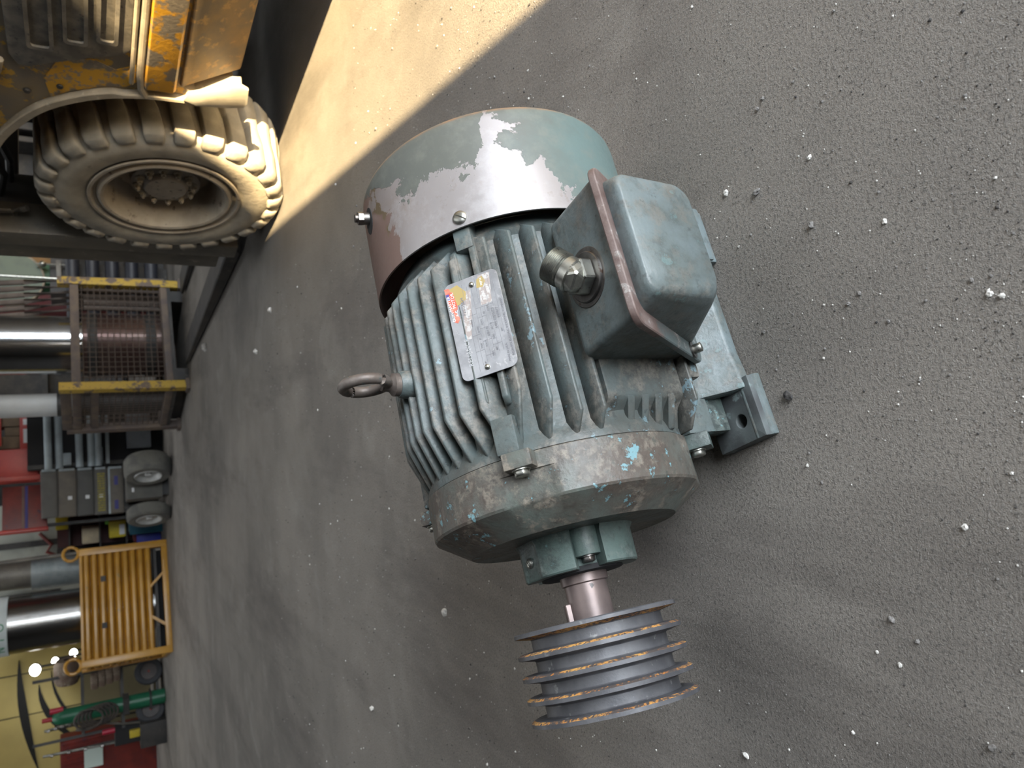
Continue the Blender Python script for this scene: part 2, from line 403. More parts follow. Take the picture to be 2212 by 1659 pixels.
# fan cover: sheet-metal shell
b = B().lathe([(-.2122, .1875), (-.2122, .1899), (-.215, .1902), (-.355, .1902), (-.363, .1893), (-.3690, .1865), (-.3725, .1815), (-.3735, .176), (-.3735, .055), (-.371, .055), (-.371, .175), (-.366, .184), (-.2122, .1875)], 160, C0)
b.build('fan_cover', COVERM, motor, 30)
b = B()
for r in (.07, .09, .11, .13, .15):
    b.tube([rad(-.3745, r, 10*i) for i in range(36)], .002, 6, True)
b.build('rear_grille', TEAL, motor)
for a in (46.5, 133.5, 226, 314): slotscrew('cover_screw', rad(-.2245, .1903, a), rad(0, 1, a)-Vector(C0), .0088, motor, rot=.9)
b = B(); b.lathe([(-.0015, .0155), (.0006, .0155), (.0006, 0)], 24, (0, 0, 0), 'z')
o = b.build('grommet_hole', BLACK, motor); o.matrix_local = Matrix.Translation(rad(-.318, .190, 97)) @ Matrix.Rotation(R(7), 4, 'X') @ Matrix.Diagonal((1.25, 1, 1, 1))
b = B(); d = rad(0, 1, 97)-Vector(C0); c = rad(-.322, .186, 97)
b.rod(c, c+d*.013, .0085, n=20); b.rod(c+d*.013, c+d*.02, .0095, n=6); b.rod(c+d*.02, c+d*.024, .0055, n=16); b.build('grease_plug', STEELD, motor)
# lifting eye
c = Vector((-.0620, 0, H))
b = B(); b.lathe([(.150, .021), (.186, .0185), (.198, .0165), (.200, .0155), (.200, 0)], 28, c, 'z'); b.build('eye_boss', TEAL, motor)
b = B(); b.lathe([(.199, .0), (.199, .0145), (.207, .0145), (.2085, .0125), (.212, .0088), (.222, .0075), (.222, 0)], 24, c, 'z')
an = R(86); b.tube([c+Vector((.0265*sin(t)*cos(an), .0265*sin(t)*sin(an), .2425-.0265*cos(t))) for t in [2*pi*i/36 for i in range(36)]], .0068, 12, True)
b.build('lifting_eye', worn('rust_brown_eye', (.115, .095, .085), (.19, .165, .15), (.10, .125, .125), sc=30, rough=.5, metal=.4), motor)
# feet
def foot(yq, s0, s1, hole, m):
    b = B(); zt = .021; ya, yb = (.112, .192)
    # pad with a real bolt hole
    n = 32; hc = (hole, .161); hr = .0088
    def sq(t):
        dx, dy = cos(t), sin(t); k = []
        if dx > 1e-6: k.append((s1-hc[0])/dx)
        if dx < -1e-6: k.append((s0-hc[0])/dx)
        if dy > 1e-6: k.append((yb-hc[1])/dy)
        if dy < -1e-6: k.append((ya-hc[1])/dy)
        q = min(k); return hc[0]+dx*q, hc[1]+dy*q
    ang = sorted([2*pi*i/n for i in range(n)]+[atan2(y-hc[1], x-hc[0]) % (2*pi) for x in (s0, s1) for y in (ya, yb)])
    o0 = [(*sq(t), 0) for t in ang]; o1 = [(*sq(t), zt) for t in ang]
    i0 = [(hc[0]+hr*cos(t), hc[1]+hr*sin(t), 0) for t in ang]; i1 = [(hc[0]+hr*cos(t), hc[1]+hr*sin(t), zt) for t in ang]
    q = [[(x, y*yq, z) for x, y, z in r] for r in (i0, o0, o1, i1, i0)]
    b.loft(q, cap=False); bmesh.ops.remove_doubles(b.bm, verts=b.bm.verts, dist=1e-6); b.bevel(.003, 2, 60)
    return b.build('foot_pad', m, motor, 40)
foot(1, .016, .0963, .067, FOOTD); foot(1, -.228, -.149, -.200, TEALB); foot(-1, .016, .0963, .067, TEAL); foot(-1, -.228, -.149, -.200, TEAL)
b = B(); b.prism([(.174, .0200), (.1765, .0216), (.1800, .0210), (.1950, .0095), (.1955, .001), (.174, .001)], lambda u, v, t: (t, u, v), .0150, .0960); b.bevel(.0015, 2); b.build('foot_edge_strip', TEALB, motor)
for yq in (1, -1):
    b = B(); poly = [(.184, .004), (.1865, .021), (.172, .034), (.120, .112), (.096, .118), (.10, .09), (.150, .028), (.155, .004)]
    ss = [(-.228, .98), (-.15, 1), (-.135, .965), (-.02, .965), (.012, .985), (.030, 1.0)]
    rings = []
    for s, k in ss: rings.append([Vector((s, u*k*yq, v)) for u, v in poly])
    b.loft(rings); b.bevel(.004, 2, 35); b.build('foot_web', TEALB, motor, 45)
    b = B(); b.prism([(.105, .108), (.1475, .0985), (.1495, .058), (.105, .05)], lambda u, v, t: (t, u*yq, v), .018, .0738); b.bevel(.002, 2); b.build('foot_block', TEALB, motor)
    b = B(); b.prism([(.12, .060), (.1425, .057), (.1435, .024), (.12, .02)], lambda u, v, t: (t, u*yq, v), .012, .0722); b.bevel(.002, 2); b.build('foot_block', HUBM, motor)
bx('rear_foot_rib', TEALB, -.232, -.150, .176, .196, .006, .027, motor, .005)
# pedestal under the terminal box
b = B()
P = [(-.185, .178), (.026, .178), (.034, .176), (.046, .160), (.070, .150), (.070, .10), (-.185, .10)]
b.prism(P, lambda u, v, t: (u, v, t), .118, .2325); b.bevel(.004, 2, 20); ped = b.build('box_pedestal', TEAL, motor)
for z0 in (.142, .162, .182, .203):     # casting pockets on the sloping end, built as raised webs around dark recesses
    b = B(); b.loft([[Vector((.030, .150, z)), Vector((.030, .1775, z)), Vector((.036, .1765, z)), Vector((.070, .161, z)), Vector((.071, .150, z))] for z in (z0-.009, z0+.001)])
    b.bevel(.0012, 1); b.build('pedestal_web', TEAL, motor)
b = B(); b.loft([[Vector((s, y, .110+q)) for y, q in ((.12, -.003), (yt, -.0024), (yt, .0024), (.12, .003))] for s, yt in ((-.18, .176), (-.16, .187), (.043, .187), (.0735, .163))])
b.bevel(.001, 1); b.build('cooling_fin', TEAL, motor, 50)
bx('junction_boss', TEAL, -.03, .012, .12, .178, .082, .108, motor, .006)
# terminal box, split on the diagonal
def nrm(v): return Vector(v).normalized()
TOP, BOT = Vector((0, .283, .258)), Vector((0, .184, .088)); DG = (BOT-TOP).normalized(); DN = Vector((0, -DG.z, DG.y)); DN = DN if DN.y > 0 else -DN
L = (BOT-TOP).length
def rrect(x0, x1, y0, y1, r, n=5):
    o = []
    for cx, cy, a0 in ((x1-r, y1-r, 0), (x0+r, y1-r, 90), (x0+r, y0+r, 180), (x1-r, y0+r, 270)):
        for i in range(n+1): t = R(a0+90*i/n); o.append((cx+r*cos(t), cy+r*sin(t)))
    return o
def dpt(s, t, h): return Vector((s, 0, 0))+TOP+DG*t+DN*h
b = B()
b.prism([(.170, .238), (.186, .2555), (.2795, .2575), (.1845, .0945), (.170, .100)], lambda u, v, t: (t, u, v), -.187, -.0135)
b.bevel(.021, 5, 40); tb = b.build('terminal_box', TEALB, motor, 60)
fl2 = rrect(-.196, -.003, -.008, L+.012, .018)
b = B().loft([[dpt(u, v, h) for u, v in fl2] for h in (-.0035, .0055)]); b.bevel(.0032, 3); b.build('box_flange', RUSTEDGE, tb)
b = B(); rings = []
def cov(x0, x1, prof, k):      # ring of the cover at one station: closed polygon in the y-z plane
    return None
secs = [(-.184, -.022, 0.0, .014), (-.1835, -.0225, .15, .015), (-.181, -.025, .45, .017), (-.178, -.0275, .75, .018), (-.176, -.0295, .90, .018), (-.173, -.0325, .96, .018), (-.167, -.0385, 1.0, .018)]
# cover swells from the flange plane to a boxy nose: outline interpolates from the diagonal rectangle to an upright front face
A0, A1 = TOP+DG*.012, TOP+DG*(L-.006)           # at flange
F0, F1 = Vector((0, .3060, .2500)), Vector((0, .3060, .1480))
def cpt(u, v, f):                # u along s, v in 0..1 down the slope, f = depth fraction
    p0 = A0.lerp(A1, v); p1 = F0.lerp(F1, v)
    if v > .5: p1 = p1+Vector((0, -.002, -.004))*(v-.5)*2
    q = p0.lerp(p1, f); q.x = u; return q
for x0, x1, f, r in secs:
    rr2 = rrect(x0, x1, 0, 1, r, 6); ring = []
    for u, v in rr2:
        # corner radius in v is expressed as a fraction of the face height
        hgt = (A1-A0).length*(1-f)+(F1-F0).length*f
        ring.append((u, v))
    ring = []
    hgt = (A1-A0).length*(1-f)+(F1-F0).length*f
    ins = max(0, f-.85)*.22
    for u, v in rrect(x0, x1, 0, hgt, r, 6): ring.append(cpt(u, min(max(1-(v/hgt), 0), 1)*(1-2*ins)+ins, f))
    rings.append(ring)
b.loft(rings); b.build('box_cover', TEALB, tb, 70)
hexbolt('cover_bolt', dpt(-.0130, L-.028, .0055), DN, .0062, .012, tb)
b = B().rod(dpt(-.013, L-.028, .005), dpt(-.013, L-.028, .0075), .0105, n=20); b.build('bolt_washer', STEELD, tb)
# conduit elbow
c = Vector((-.091, .2265, .2545))
b = B().lathe([(0, .0345), (.0018, .0345), (.0026, .0335), (.0026, .029), (.0048, .0285), (.0056, .0275), (.0056, 0)], 48, c, 'z'); wsh = b.build('lock_washer', STEELD, tb)
b = B(); ax2 = Vector((-.70, -.42, .42)).normalized(); k0 = c+Vector((0, 0, .0055)); k1 = c+Vector((0, 0, .020)); k2 = k1+ax2*.013
b.rod(k0, k1, .0225, .0225, 6, .3); b.ball(k1, .0222, sub=1); b.rod(k1, k2, .0205, .019, 24); b.bevel(.0015, 1, 40)
elb = b.build('conduit_elbow', STEEL, tb, 18)
b = B(); pr2 = [(0, 0), (0, .0175)]
for i in range(9): pr2 += [(.0008+i*.0021, .0190), (.0018+i*.0021, .0206)]
pr2 += [(.0205, .0178), (.0205, .0155), (.010, .0150), (.010, 0)]
b.lathe(pr2, 40, (0, 0, 0), 'z'); o = b.build('conduit_thread', STEEL, tb, 30)
o.matrix_local = Matrix.Translation(k2) @ ax2.to_track_quat('Z', 'Y').to_matrix().to_4x4()
# nameplate: local u along -s (reading direction), v up
PA = 48.4
pc = rad(-.0835, .1862, PA); un = Vector((-1, 0, 0)); vn = rad(0, 0, PA, 1)-Vector(C0); wn = un.cross(vn)
PM = Matrix(((un.x, vn.x, wn.x, pc.x), (un.y, vn.y, wn.y, pc.y), (un.z, vn.z, wn.z, pc.z), (0, 0, 0, 1)))
ALU = worn('scuffed_aluminium_plate', (.50, .51, .54), (.38, .385, .41), (.62, .62, .64), sc=45, rough=.38, metal=.75, bump=.0002, bsc=500)
INK = plain('nameplate_grey_ink', (.20, .20, .215), .6); RED = worn('nameplate_red_print', (.72, .10, .06), (.80, .22, .16), sc=90, rough=.5, bump=0)
MUS = plain('mustard_residue', (.36, .27, .10), .7); TAUPE = worn('taupe_print', (.33, .28, .26), (.46, .44, .43), sc=160, lo=.5, hi=.55, rough=.6, bump=0)
WHT = plain('white_print', (.85, .84, .84), .5); NAVY = plain('navy_print', (.09, .07, .25), .5)
PW, PH = .0625, .0345
b = B().loft([[PM @ Vector((u, v, h)) for u, v in rrect(-PW, PW, -PH, PH, .0085, 6)] for h in (0, .0011)]); b.bevel(.0003, 1); plate = b.build('nameplate', ALU, motor)
for u in (.0515, -.0535):
    o = B().ball(PM @ Vector((u, -.001 if u > 0 else .002, .0011)), .0036, sub=2).build('rivet', STEEL, plate)
def flat(name, pts, m, h=.0013, t=.00012):
    return B().loft([[PM @ Vector((u, v, q)) for u, v in pts] for q in (h-t, h)]).build(name, m, plate)
flat('mustard_stain', [(.040, .031), (.056, .028), (.058, .017), (.046, .008), (.036, .010), (.032, .020), (.036, .028)], MUS, .00125)
flat('mustard_stain', [(.045, -.006), (.056, -.008), (.058, -.016), (.050, -.018), (.044, -.014)], MUS, .00125)
flat('taupe_patch', [(.022, -.007), (.060, -.010), (.060, -.025), (.022, -.021)], TAUPE, .00122)
flat('taupe_patch', [(-.014, .020), (.046, .014), (.046, .002), (.020, .006), (-.014, .013)], TAUPE, .00122)
flat('red_emblem', [(.058-(.058-u)*.78, .0338-(.0335-v)*.62) for u, v in [(.058, .0335), (.057, .0245), (.050, .0215), (.049, .018), (.024, .0140), (.019, .0155), (.0165, .0205), (.012, .0175), (.005, .0145), (.001, .0155), (-.003, .0205), (.001, .0265), (.0055, .0235), (.010, .0245), (.014, .0235), (.0165, .0275), (.030, .0305), (.045, .0325)]], RED, .0014)
flat('navy_block', [(.0505, .0333), (.0505, .0292), (.0425, .0285), (.0425, .0328)], NAVY, .00145)
def ln(u0, v0, u1, v1, w=.00035):
    d = Vector((u1-u0, v1-v0)).normalized(); n = Vector((-d.y, d.x))*w/2
    return [(u0+n.x, v0+n.y), (u1+n.x, v1+n.y), (u1-n.x, v1-n.y), (u0-n.x, v0-n.y)]
b = B()
for l in [(-.056, .0115, .056, .0115), (-.05, .006, .052, .006), (-.05, .0005, .056, .0005), (-.044, -.005, .020, -.005), (-.044, -.0105, .020, -.0105), (-.04, -.016, .058, -.016), (-.04, -.0215, .058, -.0215), (-.02, -.027, .058, -.027)]+\
         [(u, .0115, u, .0005) for u in (-.032, -.012, .014)]+[(u, .0005, u, -.0105) for u in (-.04, -.022, -.006, .008, .020)]+[(u, -.0105, u, -.0215) for u in (-.03, -.004, .020)]+[(.026, -.0055, .058, -.0055)]:
    b.loft([[PM @ Vector((u, v, q)) for u, v in ln(*l)] for q in (.0010, .0013)])
b.build('ruled_lines', INK, plate)
def nt(s, u, v, size, m=INK): return text('lettering', s, size, m, plate, PM @ Matrix.Translation((u, v, .00155)), .00006)
for s, u, v, z, m in [('MASTER', .0275, .0288, .0056, WHT), ('MOTOR', .0300, .0238, .0056, WHT), ('DUTY', .0135, .0275, .0050, WHT), ('A-C', .0185, .0225, .0050, WHT),
                      ('RELIANCE', -.047, .0175, .0078, plain('worn_emboss', (.60, .61, .63), .4, .6)), ('P25G3324', .0165, .0130, .0056, INK), ('FRAME', .000, .0078, .0030, INK), ('256T', .030, .0125, .0035, INK), ('TYPE', -.030, .0018, .0032, INK), ('P', -.019, .0014, .0042, INK), ('DUTY', -.010, .0018, .0030, INK),
                      ('HP', -.050, .0018, .0030, INK), ('VOLTS', -.030, -.0040, .0030, INK), ('60/1.0', -.018, -.0094, .0045, INK), ('AMPS', -.002, -.0040, .0030, INK), ('RPM', -.043, -.0094, .0030, INK), ('40', .010, -.0094, .0036, INK),
                      ('306', -.024, -.0150, .0045, INK), ('60 CY', -.012, -.0150, .0038, INK), ('SER', -.038, -.0150, .0030, INK), ('64BC03JP3-C3', -.012, -.0206, .0044, INK), ('CODE', .012, -.0150, .0030, INK), ('M7977', .000, -.0262, .0048, INK), ('EFF.', -.018, -.0262, .0034, INK),
                      ('MADE IN U.S.A.', -.056, -.0268, .0034, INK), ('RELIANCE ELECTRIC INDUSTRIAL COMPANY', -.050, -.0326, .0036, INK), ('90JP16', .046, -.0140, .0036, WHT), ('80JPK5', .027, -.0140, .0042, WHT), ('APR 76', .034, -.0200, .0036, WHT)]: nt(s, u, v, z, m)
# ------------------------------------------------------------------ the forklift (local x = along its side, away from the viewer; y = out of its near side; z = up)
YEL = worn('worn_yellow_paint', (.62, .34, .035), (.20, .175, .145), (.30, .25, .19), sc=15, lo=.50, hi=.56, lo3=.55, hi3=.60, rough=.55, bsc=90)
YELG = worn('mostly_bare_yellow', (.20, .17, .135), (.245, .19, .115), (.50, .30, .05), sc=7, lo=.4, hi=.6, lo3=.565, hi3=.60, rough=.6, bsc=80)
SKIRT = worn('rusty_yellow_skirt', (.17, .105, .038), (.10, .075, .05), (.27, .16, .05), sc=8, lo=.4, hi=.58, lo3=.54, hi3=.62, rough=.6, bsc=80)
PANEL = worn('dusty_dark_panel', (.115, .105, .09), (.19, .17, .14), (.07, .065, .06), sc=22, rough=.7, bsc=60)
DUSTY = worn('dusty_tan_trim', (.32, .27, .20), (.24, .205, .155), (.4, .34, .25), sc=12, rough=.8, bsc=60)
TYRE = worn('dust_caked_tyre', (.36, .32, .255), (.25, .225, .185), (.17, .16, .14), sc=8, lo3=.62, hi3=.72, rough=.9, bump=.003, bsc=70)
RIMM = worn('dusty_rim', (.34, .29, .225), (.25, .21, .16), (.12, .09, .07), sc=8, rough=.75, bsc=80)
HUBD = worn('dirty_hub', (.22, .19, .16), (.28, .245, .20), (.09, .08, .07), sc=15, rough=.7, bsc=80)
DARKM = worn('grimy_black_metal', (.03, .03, .03), (.055, .05, .046), (.09, .08, .07), sc=6, rough=.6, bsc=60)
GREYB = worn('bluish_grey_cab_paint', (.20, .215, .235), (.15, .15, .15), sc=6, rough=.5, bsc=60)
fk = thing('forklift', (.755, 3.15, 0), R(90+17.165), 'big dusty yellow forklift at the edge of the sun patch, seen from its front wheel', 'forklift')
WZ = .436
tr = [(-.29, .27), (-.295, .33), (-.285, .385), (-.262, .405), (-.04, .405), (-.012, .395), (0, .378), (.006, .372), (.012, .335), (.006, .285), (-.004, .268), (-.05, .26)]
b = B().lathe(tr, 96, (0, 0, WZ), 'y'); tyre = b.build('tyre', TYRE, fk, 40)
def lug_mesh():
    b = B()
    def P(a, r, n): return Vector((r*sin(a), n, r*cos(a)))
    # outer shoulder block: crosses the tread and folds down the shoulder
    w = R(4.75); rings = []
    for n, r0, r1, k, sh in ((-.150, .400, .432, .80, R(3.5)), (-.09, .400, .436, .95, R(1.5)), (-.016, .395, .434, 1, 0), (.004, .378, .420, 1.02, 0), (.0125, .3745, .392, .92, 0), (.010, .368, .374, .74, 0)):
        rings.append([P(sh-w*k, r0, n-.006), P(sh-w*k*.92, r1, n), P(sh+w*k*.92, r1, n), P(sh+w*k, r0, n-.006)])
    b.loft(rings); b.bevel(.0035, 1, 30); return b
lug0 = lug_mesh().build('tread_lug', TYRE, tyre, 50); NL = 27
for i in range(NL):
    for row in (0, 1):
        if i == 0 and row == 0: o = lug0
        else: o = lug0.copy(); COL.objects.link(o); o.parent = tyre
        M = Matrix.Translation((0, 0 if row == 0 else -.283, WZ)) @ Matrix.Rotation(2*pi*(i+.5*row)/NL, 4, 'Y')
        if row: M = M @ Matrix.Rotation(pi, 4, 'Z')
        o.matrix_local = M
b = B().lathe([(-.05, .245), (-.004, .262), (.004, .270), (.010, .268), (.010, .258), (-.004, .252), (-.006, .240), (.006, .235), (.010, .226), (.006, .216), (-.02, .207), (-.10, .198), (-.135, .185), (-.14, .12), (-.14, .05)], 96, (0, 0, WZ), 'y'); rim = b.build('rim', RIMM, fk, 40)
b = B().lathe([(-.16, .13), (-.065, .124), (-.060, .118), (-.060, .082), (-.046, .080), (-.038, .072), (-.036, .0)], 64, (0, 0, WZ), 'y'); hub = b.build('wheel_hub', HUBD, fk, 40)
b = B().lathe([(0, 0), (0, .0165), (.006, .016), (.009, .0105)], 16, (0, 0, 0), 'y'); b.rod((0, .004, 0), (0, .022, 0), .0105, n=6); b.rod((0, .022, 0), (0, .03, 0), .005, n=10)
nut0 = b.build('lug_nut', DUSTY, hub, 40)
for i in range(12):
    o = nut0 if i == 0 else nut0.copy()
    if i: COL.objects.link(o); o.parent = hub
    t = 2*pi*(i+.3)/12; o.matrix_local = Matrix.Translation((.099*sin(t), -.060, WZ+.099*cos(t)))
# body side with the wheel arch
arch = [(-.635, .262), (-.612, .40), (-.600, .545), (-.56, .68), (-.475, .805), (-.37, .885), (-.25, .945), (-.1, .985), (.06, 1.0), (.12, 1.0)]
def spline(P, k=5):
    o = []
    for i in range(len(P)-1):
        p0, p1, p2, p3 = [Vector(P[min(max(i+q, 0), len(P)-1)]) for q in (-1, 0, 1, 2)]
        for j in range(k):
            t = j/k; o.append(tuple(.5*((2*p1)+(p2-p0)*t+(2*p0-5*p1+4*p2-p3)*t*t+(3*p1-p0-3*p2+p3)*t**3)))
    return o+[tuple(P[-1])]
arch = spline(arch)
body = [(-2.6, .44), (-.66, .44), (-.625, .40)]+arch[1:]+[(.16, 1.1), (.2, 2.2), (-2.6, 2.2)]
b = B(); b.prism(body, lambda u, v, t: (u, t, v), -.012, -.40); b.build('body_side', YELG, fk, 30)
bx('chassis', DARKM, -2.6, .20, -1.25, -.40, .22, 2.15, fk)
b = B(); b.prism([(-.002, .452), (-.006, .44), (-.112, .262), (-.14, .262), (-.14, .452)], lambda u, v, t: (t, u, v), -2.6, -.668); b.bevel(.005, 1); b.build('lower_skirt', SKIRT, fk)
b = B(); b.prism([(-.0, .462), (.012, .47), (.014, .548), (.004, .556), (-.03, .556), (-.03, .462)], lambda u, v, t: (t, u, v), -2.6, -.650); b.bevel(.004, 2); b.build('bumper_strip', worn('chipped_yellow_strip', (.60, .31, .025), (.21, .18, .145), (.30, .25, .19), sc=13, lo=.50, hi=.56, rough=.5, bsc=90), fk)
b = B(); b.tube([(-2.6, .004, .568), (-.70, .004, .566), (-.64, .004, .560), (-.606, .002, .545)], .0105, 10); b.tube([(-2.6, .004, .590), (-.66, .004, .587)], .007, 8); b.build('rubber_moulding', DUSTY, fk)
# fender lip that follows the arch, and the pale mud flap at its foot
b = B(); rings = []
al = [(-.70, .270)]+arch
for i, (u, v) in enumerate(arch):
    d = Vector((u, v-WZ)).normalized(); q = .026 if i > 12 else .016
    rings.append([Vector((u, .012, v)), Vector((u+d.x*q, .010, v+d.y*q)), Vector((u+d.x*q, -.10, v+d.y*q)), Vector((u, -.10, v))])
b.loft(rings); b.bevel(.003, 1); b.build('fender_lip', DUSTY, fk)
b = B(); b.prism([(-.745, .285), (-.665, .43), (-.63, .44), (-.612, .40), (-.626, .30), (-.64, .258), (-.66, .25), (-.73, .258)], lambda u, v, t: (u, t, v), .004, .016); b.bevel(.003, 2)
b.build('mud_flap', worn('pale_dusty_flap', (.50, .45, .36), (.42, .37, .29), sc=12, rough=.85), fk)
for u, v in ((-.575, .775), (-.685, .545-.02), (-.53, .86)): hexbolt('body_bolt', (u, -.012, v), (0, 1, 0), .010, .008, fk, DARKM)
# yellow paint left on the fender
b = B(); b.prism([(-.655, .567), (-.62, .60), (-.605, .665), (-.555, .755), (-.515, .80), (-.60, .815), (-.70, .775), (-.72, .69), (-.69, .63), (-.72, .585), (-.80, .575)], lambda u, v, t: (u, t, v), -.02, -.0095); b.build('fender_paint_patch', YEL, fk)
# dark side panel with pressed step recesses
pan = [(-2.6, .595), (-.80, .595), (-.775, .612), (-.735, .70), (-.69, .79), (-.655, .85), (-.66, .875), (-.70, .895), (-2.6, .905)]
b = B(); b.prism(pan, lambda u, v, t: (u, t, v), -.03, .003); b.bevel(.004, 2); sp = b.build('side_panel', PANEL, fk)
for z0, z1, xe in ((.628, .682, -.815), (.702, .762, -.79), (.785, .85, -.745)):
    b = B(); o = rrect(-2.5, xe, z0, z1, .012, 4); i = rrect(-2.49, xe-.012, z0+.010, z1-.010, .008, 4)
    b.loft([[Vector((u, .0025, v)) for u, v in o], [Vector((u, .011, v)) for u, v in o], [Vector((u, .011, v)) for u, v in i], [Vector((u, .0035, v)) for u, v in i]], cap=False)
    b.build('panel_rib', PANEL, sp)
b = B(); b.prism([(-2.6, .925), (-.66, .925), (-.60, .955), (-.52, .96), (-.50, 1.02), (-.40, 1.15), (-.40, 1.5), (-2.6, 1.5)], lambda u, v, t: (u, t, v), -.03, .004); b.bevel(.006, 2); b.build('cab_side', GREYB, fk)
b = B(); b.tube([(-.68, .010, .918), (-.63, .012, .928), (-.595, .012, .945), (-.52, .012, .958), (-.475, .012, 1.02), (-.41, .012, 1.09), (-.38, .012, 1.25)], .012, 8); b.build('cab_seal', DUSTY, fk)
# mast, hoses and forks ahead of the wheel
MAST = worn('greasy_mast_steel', (.17, .155, .13), (.12, .11, .095), (.23, .21, .175), sc=7, rough=.5, metal=.2, bsc=60)
for x0, x1, y0, y1 in ((.42, .53, -.17, -.03), (.55, .68, -.16, -.05)): bx('mast_channel', MAST, x0, x1, y0, y1, .10 if x0 < .5 else .16, 2.4, fk, .008)
bx('mast_channel', MAST, .47, .74, -1.15, -1.0, .1, 2.4, fk, .008)
for z in (.35, .95, 1.7): bx('mast_crossbar', DARKM, .56, .60, -1.1, -.1, z, z+.12, fk, .006)
bx('lift_cylinder_cover', worn('dull_grey_box', (.10, .10, .105), (.07, .07, .07), sc=6, rough=.5), .50, .60, -.35, -.12, .80, 1.02, fk, .008)
bx('fork_carriage', DARKM, .70, .76, -1.15, -.2, .10, .52, fk, .01)
for y in (-.36, -.95):
    b = B(); b.prism([(.76, .60), (.82, .60), (.84, .10), (.89, .08), (3.1, .035), (3.1, .012), (.82, .012), (.76, .05)], lambda u, v, t: (u, t-(u-.76)*.085, v), y, y+.16); b.bevel(.006, 1)
    b.build('fork', DARKM, fk)
for k, (y, z) in enumerate(((-.2, 1.05), (-.26, .98), (-.33, .93))):
    b = B(); b.tube([(-.1, y, z+.25), (.15, y-.05, z+.1), (.4, y-.02, z-.02+.03*k), (.62, y+.05, z+.05), (.7, y+.1, z+.4)], .016, 8); b.build('hydraulic_hose', DARKM, fk)
b = B(); b.tube([(.32+.05*cos(t), -.1, 1.0+.1*sin(t)) for t in [pi*i/8-1.2 for i in range(9)]], .012, 8); b.build('hydraulic_hose', MAST, fk)
b = B().rod((0, -.9, WZ), (0, -.14, WZ), .12, n=24); b.build('axle', DARKM, fk)
# far front wheel, the second one across the axle
b = B().lathe([(-1.0, .3), (-1.0, .40), (-1.24, .42), (-1.25, .3)], 48, (0, 0, WZ), 'y', cap=True); b.build('tyre', TYRE, fk)

# ------------------------------------------------------------------ mesh-sided stillage behind the forks
CAGY = worn('chipped_yellow_bar', (.50, .33, .05), (.15, .11, .085), (.10, .08, .075), sc=16, lo=.52, hi=.58, rough=.6, bsc=80)
CAGB = worn('rust_brown_bar', (.11, .085, .075), (.16, .12, .09), (.08, .08, .09), sc=10, rough=.65, bsc=80)
WIRE = plain('brown_wire', (.10, .075, .06), .6)
cg = thing('mesh_stillage', (.058, 6.275, 0), R(25.5), 'rusty stillage with brown wire-mesh sides and chipped yellow posts beyond the forks', 'stillage')
LX, LY, LZ = .91, .76, .88
for x, y, m, z1 in ((0, 0, CAGY, .875), (LX, 0, CAGY, .875), (0, LY, CAGB, .84), (LX, LY, CAGB, .85)):
    p = bx('corner_post', m, x-.032, x+.032, y-.032, y+.032, .03, z1, cg, .004)
    bx('post_cap', CAGB, x-.045, x+.045, y-.045, y+.045, .0, .03, p, .004)
for z0, z1, m in ((.735, .795, CAGB), (.115, .165, CAGB)):
    bx('rail', m, .03, LX-.03, -.022, .022, z0, z1, cg, .004); bx('rail', m, -.022, .022, .03, LY-.03, z0, z1, cg, .004)
    bx('rail', CAGB, .03, LX-.03, LY-.022, LY+.022, z0, z1, cg, .004); bx('rail', CAGB, LX-.022, LX+.022, .03, LY-.03, z0, z1, cg, .004)
bx('side_board', CAGB, -.02, .0, .035, LY-.03, .80, .87, cg, .003)
bx('side_upright', CAGB, -.018, .018, .02, LY-.02, .62, .67, cg)
bx('floor_tray', DARKM, -.02, LX+.02, -.02, LY+.02, .09, .115, cg)
for x in (.1, LX-.1): bx('skid', DARKM, x-.05, x+.05, 0, LY, 0, .09, cg)
def wires(axis):
    b = B(); Lq = LX if axis == 'x' else LY; r = .0032
    for i in range(1, int(Lq/.042)+1):
        u = i*.042
        if u > Lq-.03: break
        p = ((u, 0, .13), (u, 0, .76)) if axis == 'x' else ((0, u, .13), (0, u, .76))
        b.rod(*p, r, n=5)
    for i in range(14):
        z = .17+i*.042
        b.rod((.02, 0.004, z), (Lq-.02, .004, z), r, n=5) if axis == 'x' else b.rod((.004, .02, z), (.004, Lq-.02, z), r, n=5)
    return b
for ax_ in ('x', 'y'): tag(wires(ax_).build('wire_mesh', WIRE, cg), kind='stuff')
o = wires('x').build('wire_mesh', WIRE, cg); tag(o, kind='stuff'); o.location = (0, LY, 0)

def vcyl(name, m, x, y, z0, z1, r, label, cat, n=48, cap=.0, parts=None):
    t = B().lathe([(z0, 0), (z0, r-.01), (z0+.01, r), (z1-.01, r), (z1, r-.01), (z1, r*.6), (z1-.02, r*.55), (z1-.02, 0)], n, (0, 0, 0), 'z').build(name, m)
    t.location = (x, y, 0); return tag(t, label, cat)
CHROME = worn('polished_roller', (.78, .80, .82), (.60, .60, .60), sc=2, rough=.16, metal=1, bump=0)
PINK = worn('copper_red_roller', (.10, .06, .055), (.14, .10, .09), sc=4, rough=.3, metal=.6, bump=0)
rl = thing('roller', (.40, 6.83, .115), 0, 'tall polished steel roller standing on end in the mesh stillage', 'roller')
B().lathe([(.0, 0), (.0, .245), (.60, .245), (.60, 0)], 48, ax='z').build('roller_sleeve', PINK, rl)
B().lathe([(.60, 0), (.60, .228), (1.9, .228), (1.9, 0)], 64, ax='z').build('roller_shell', CHROME, rl)
for z in (.09, .50): B().lathe([(z, .244), (z, .251), (z+.07, .251), (z+.07, .244)], 48, ax='z').build('roller_band', DARKM, rl)
pp = thing('white_pipe', (-.07, 7.05, .115), 0, 'white plastic pipe standing in the mesh stillage beside the polished roller', 'pipe')
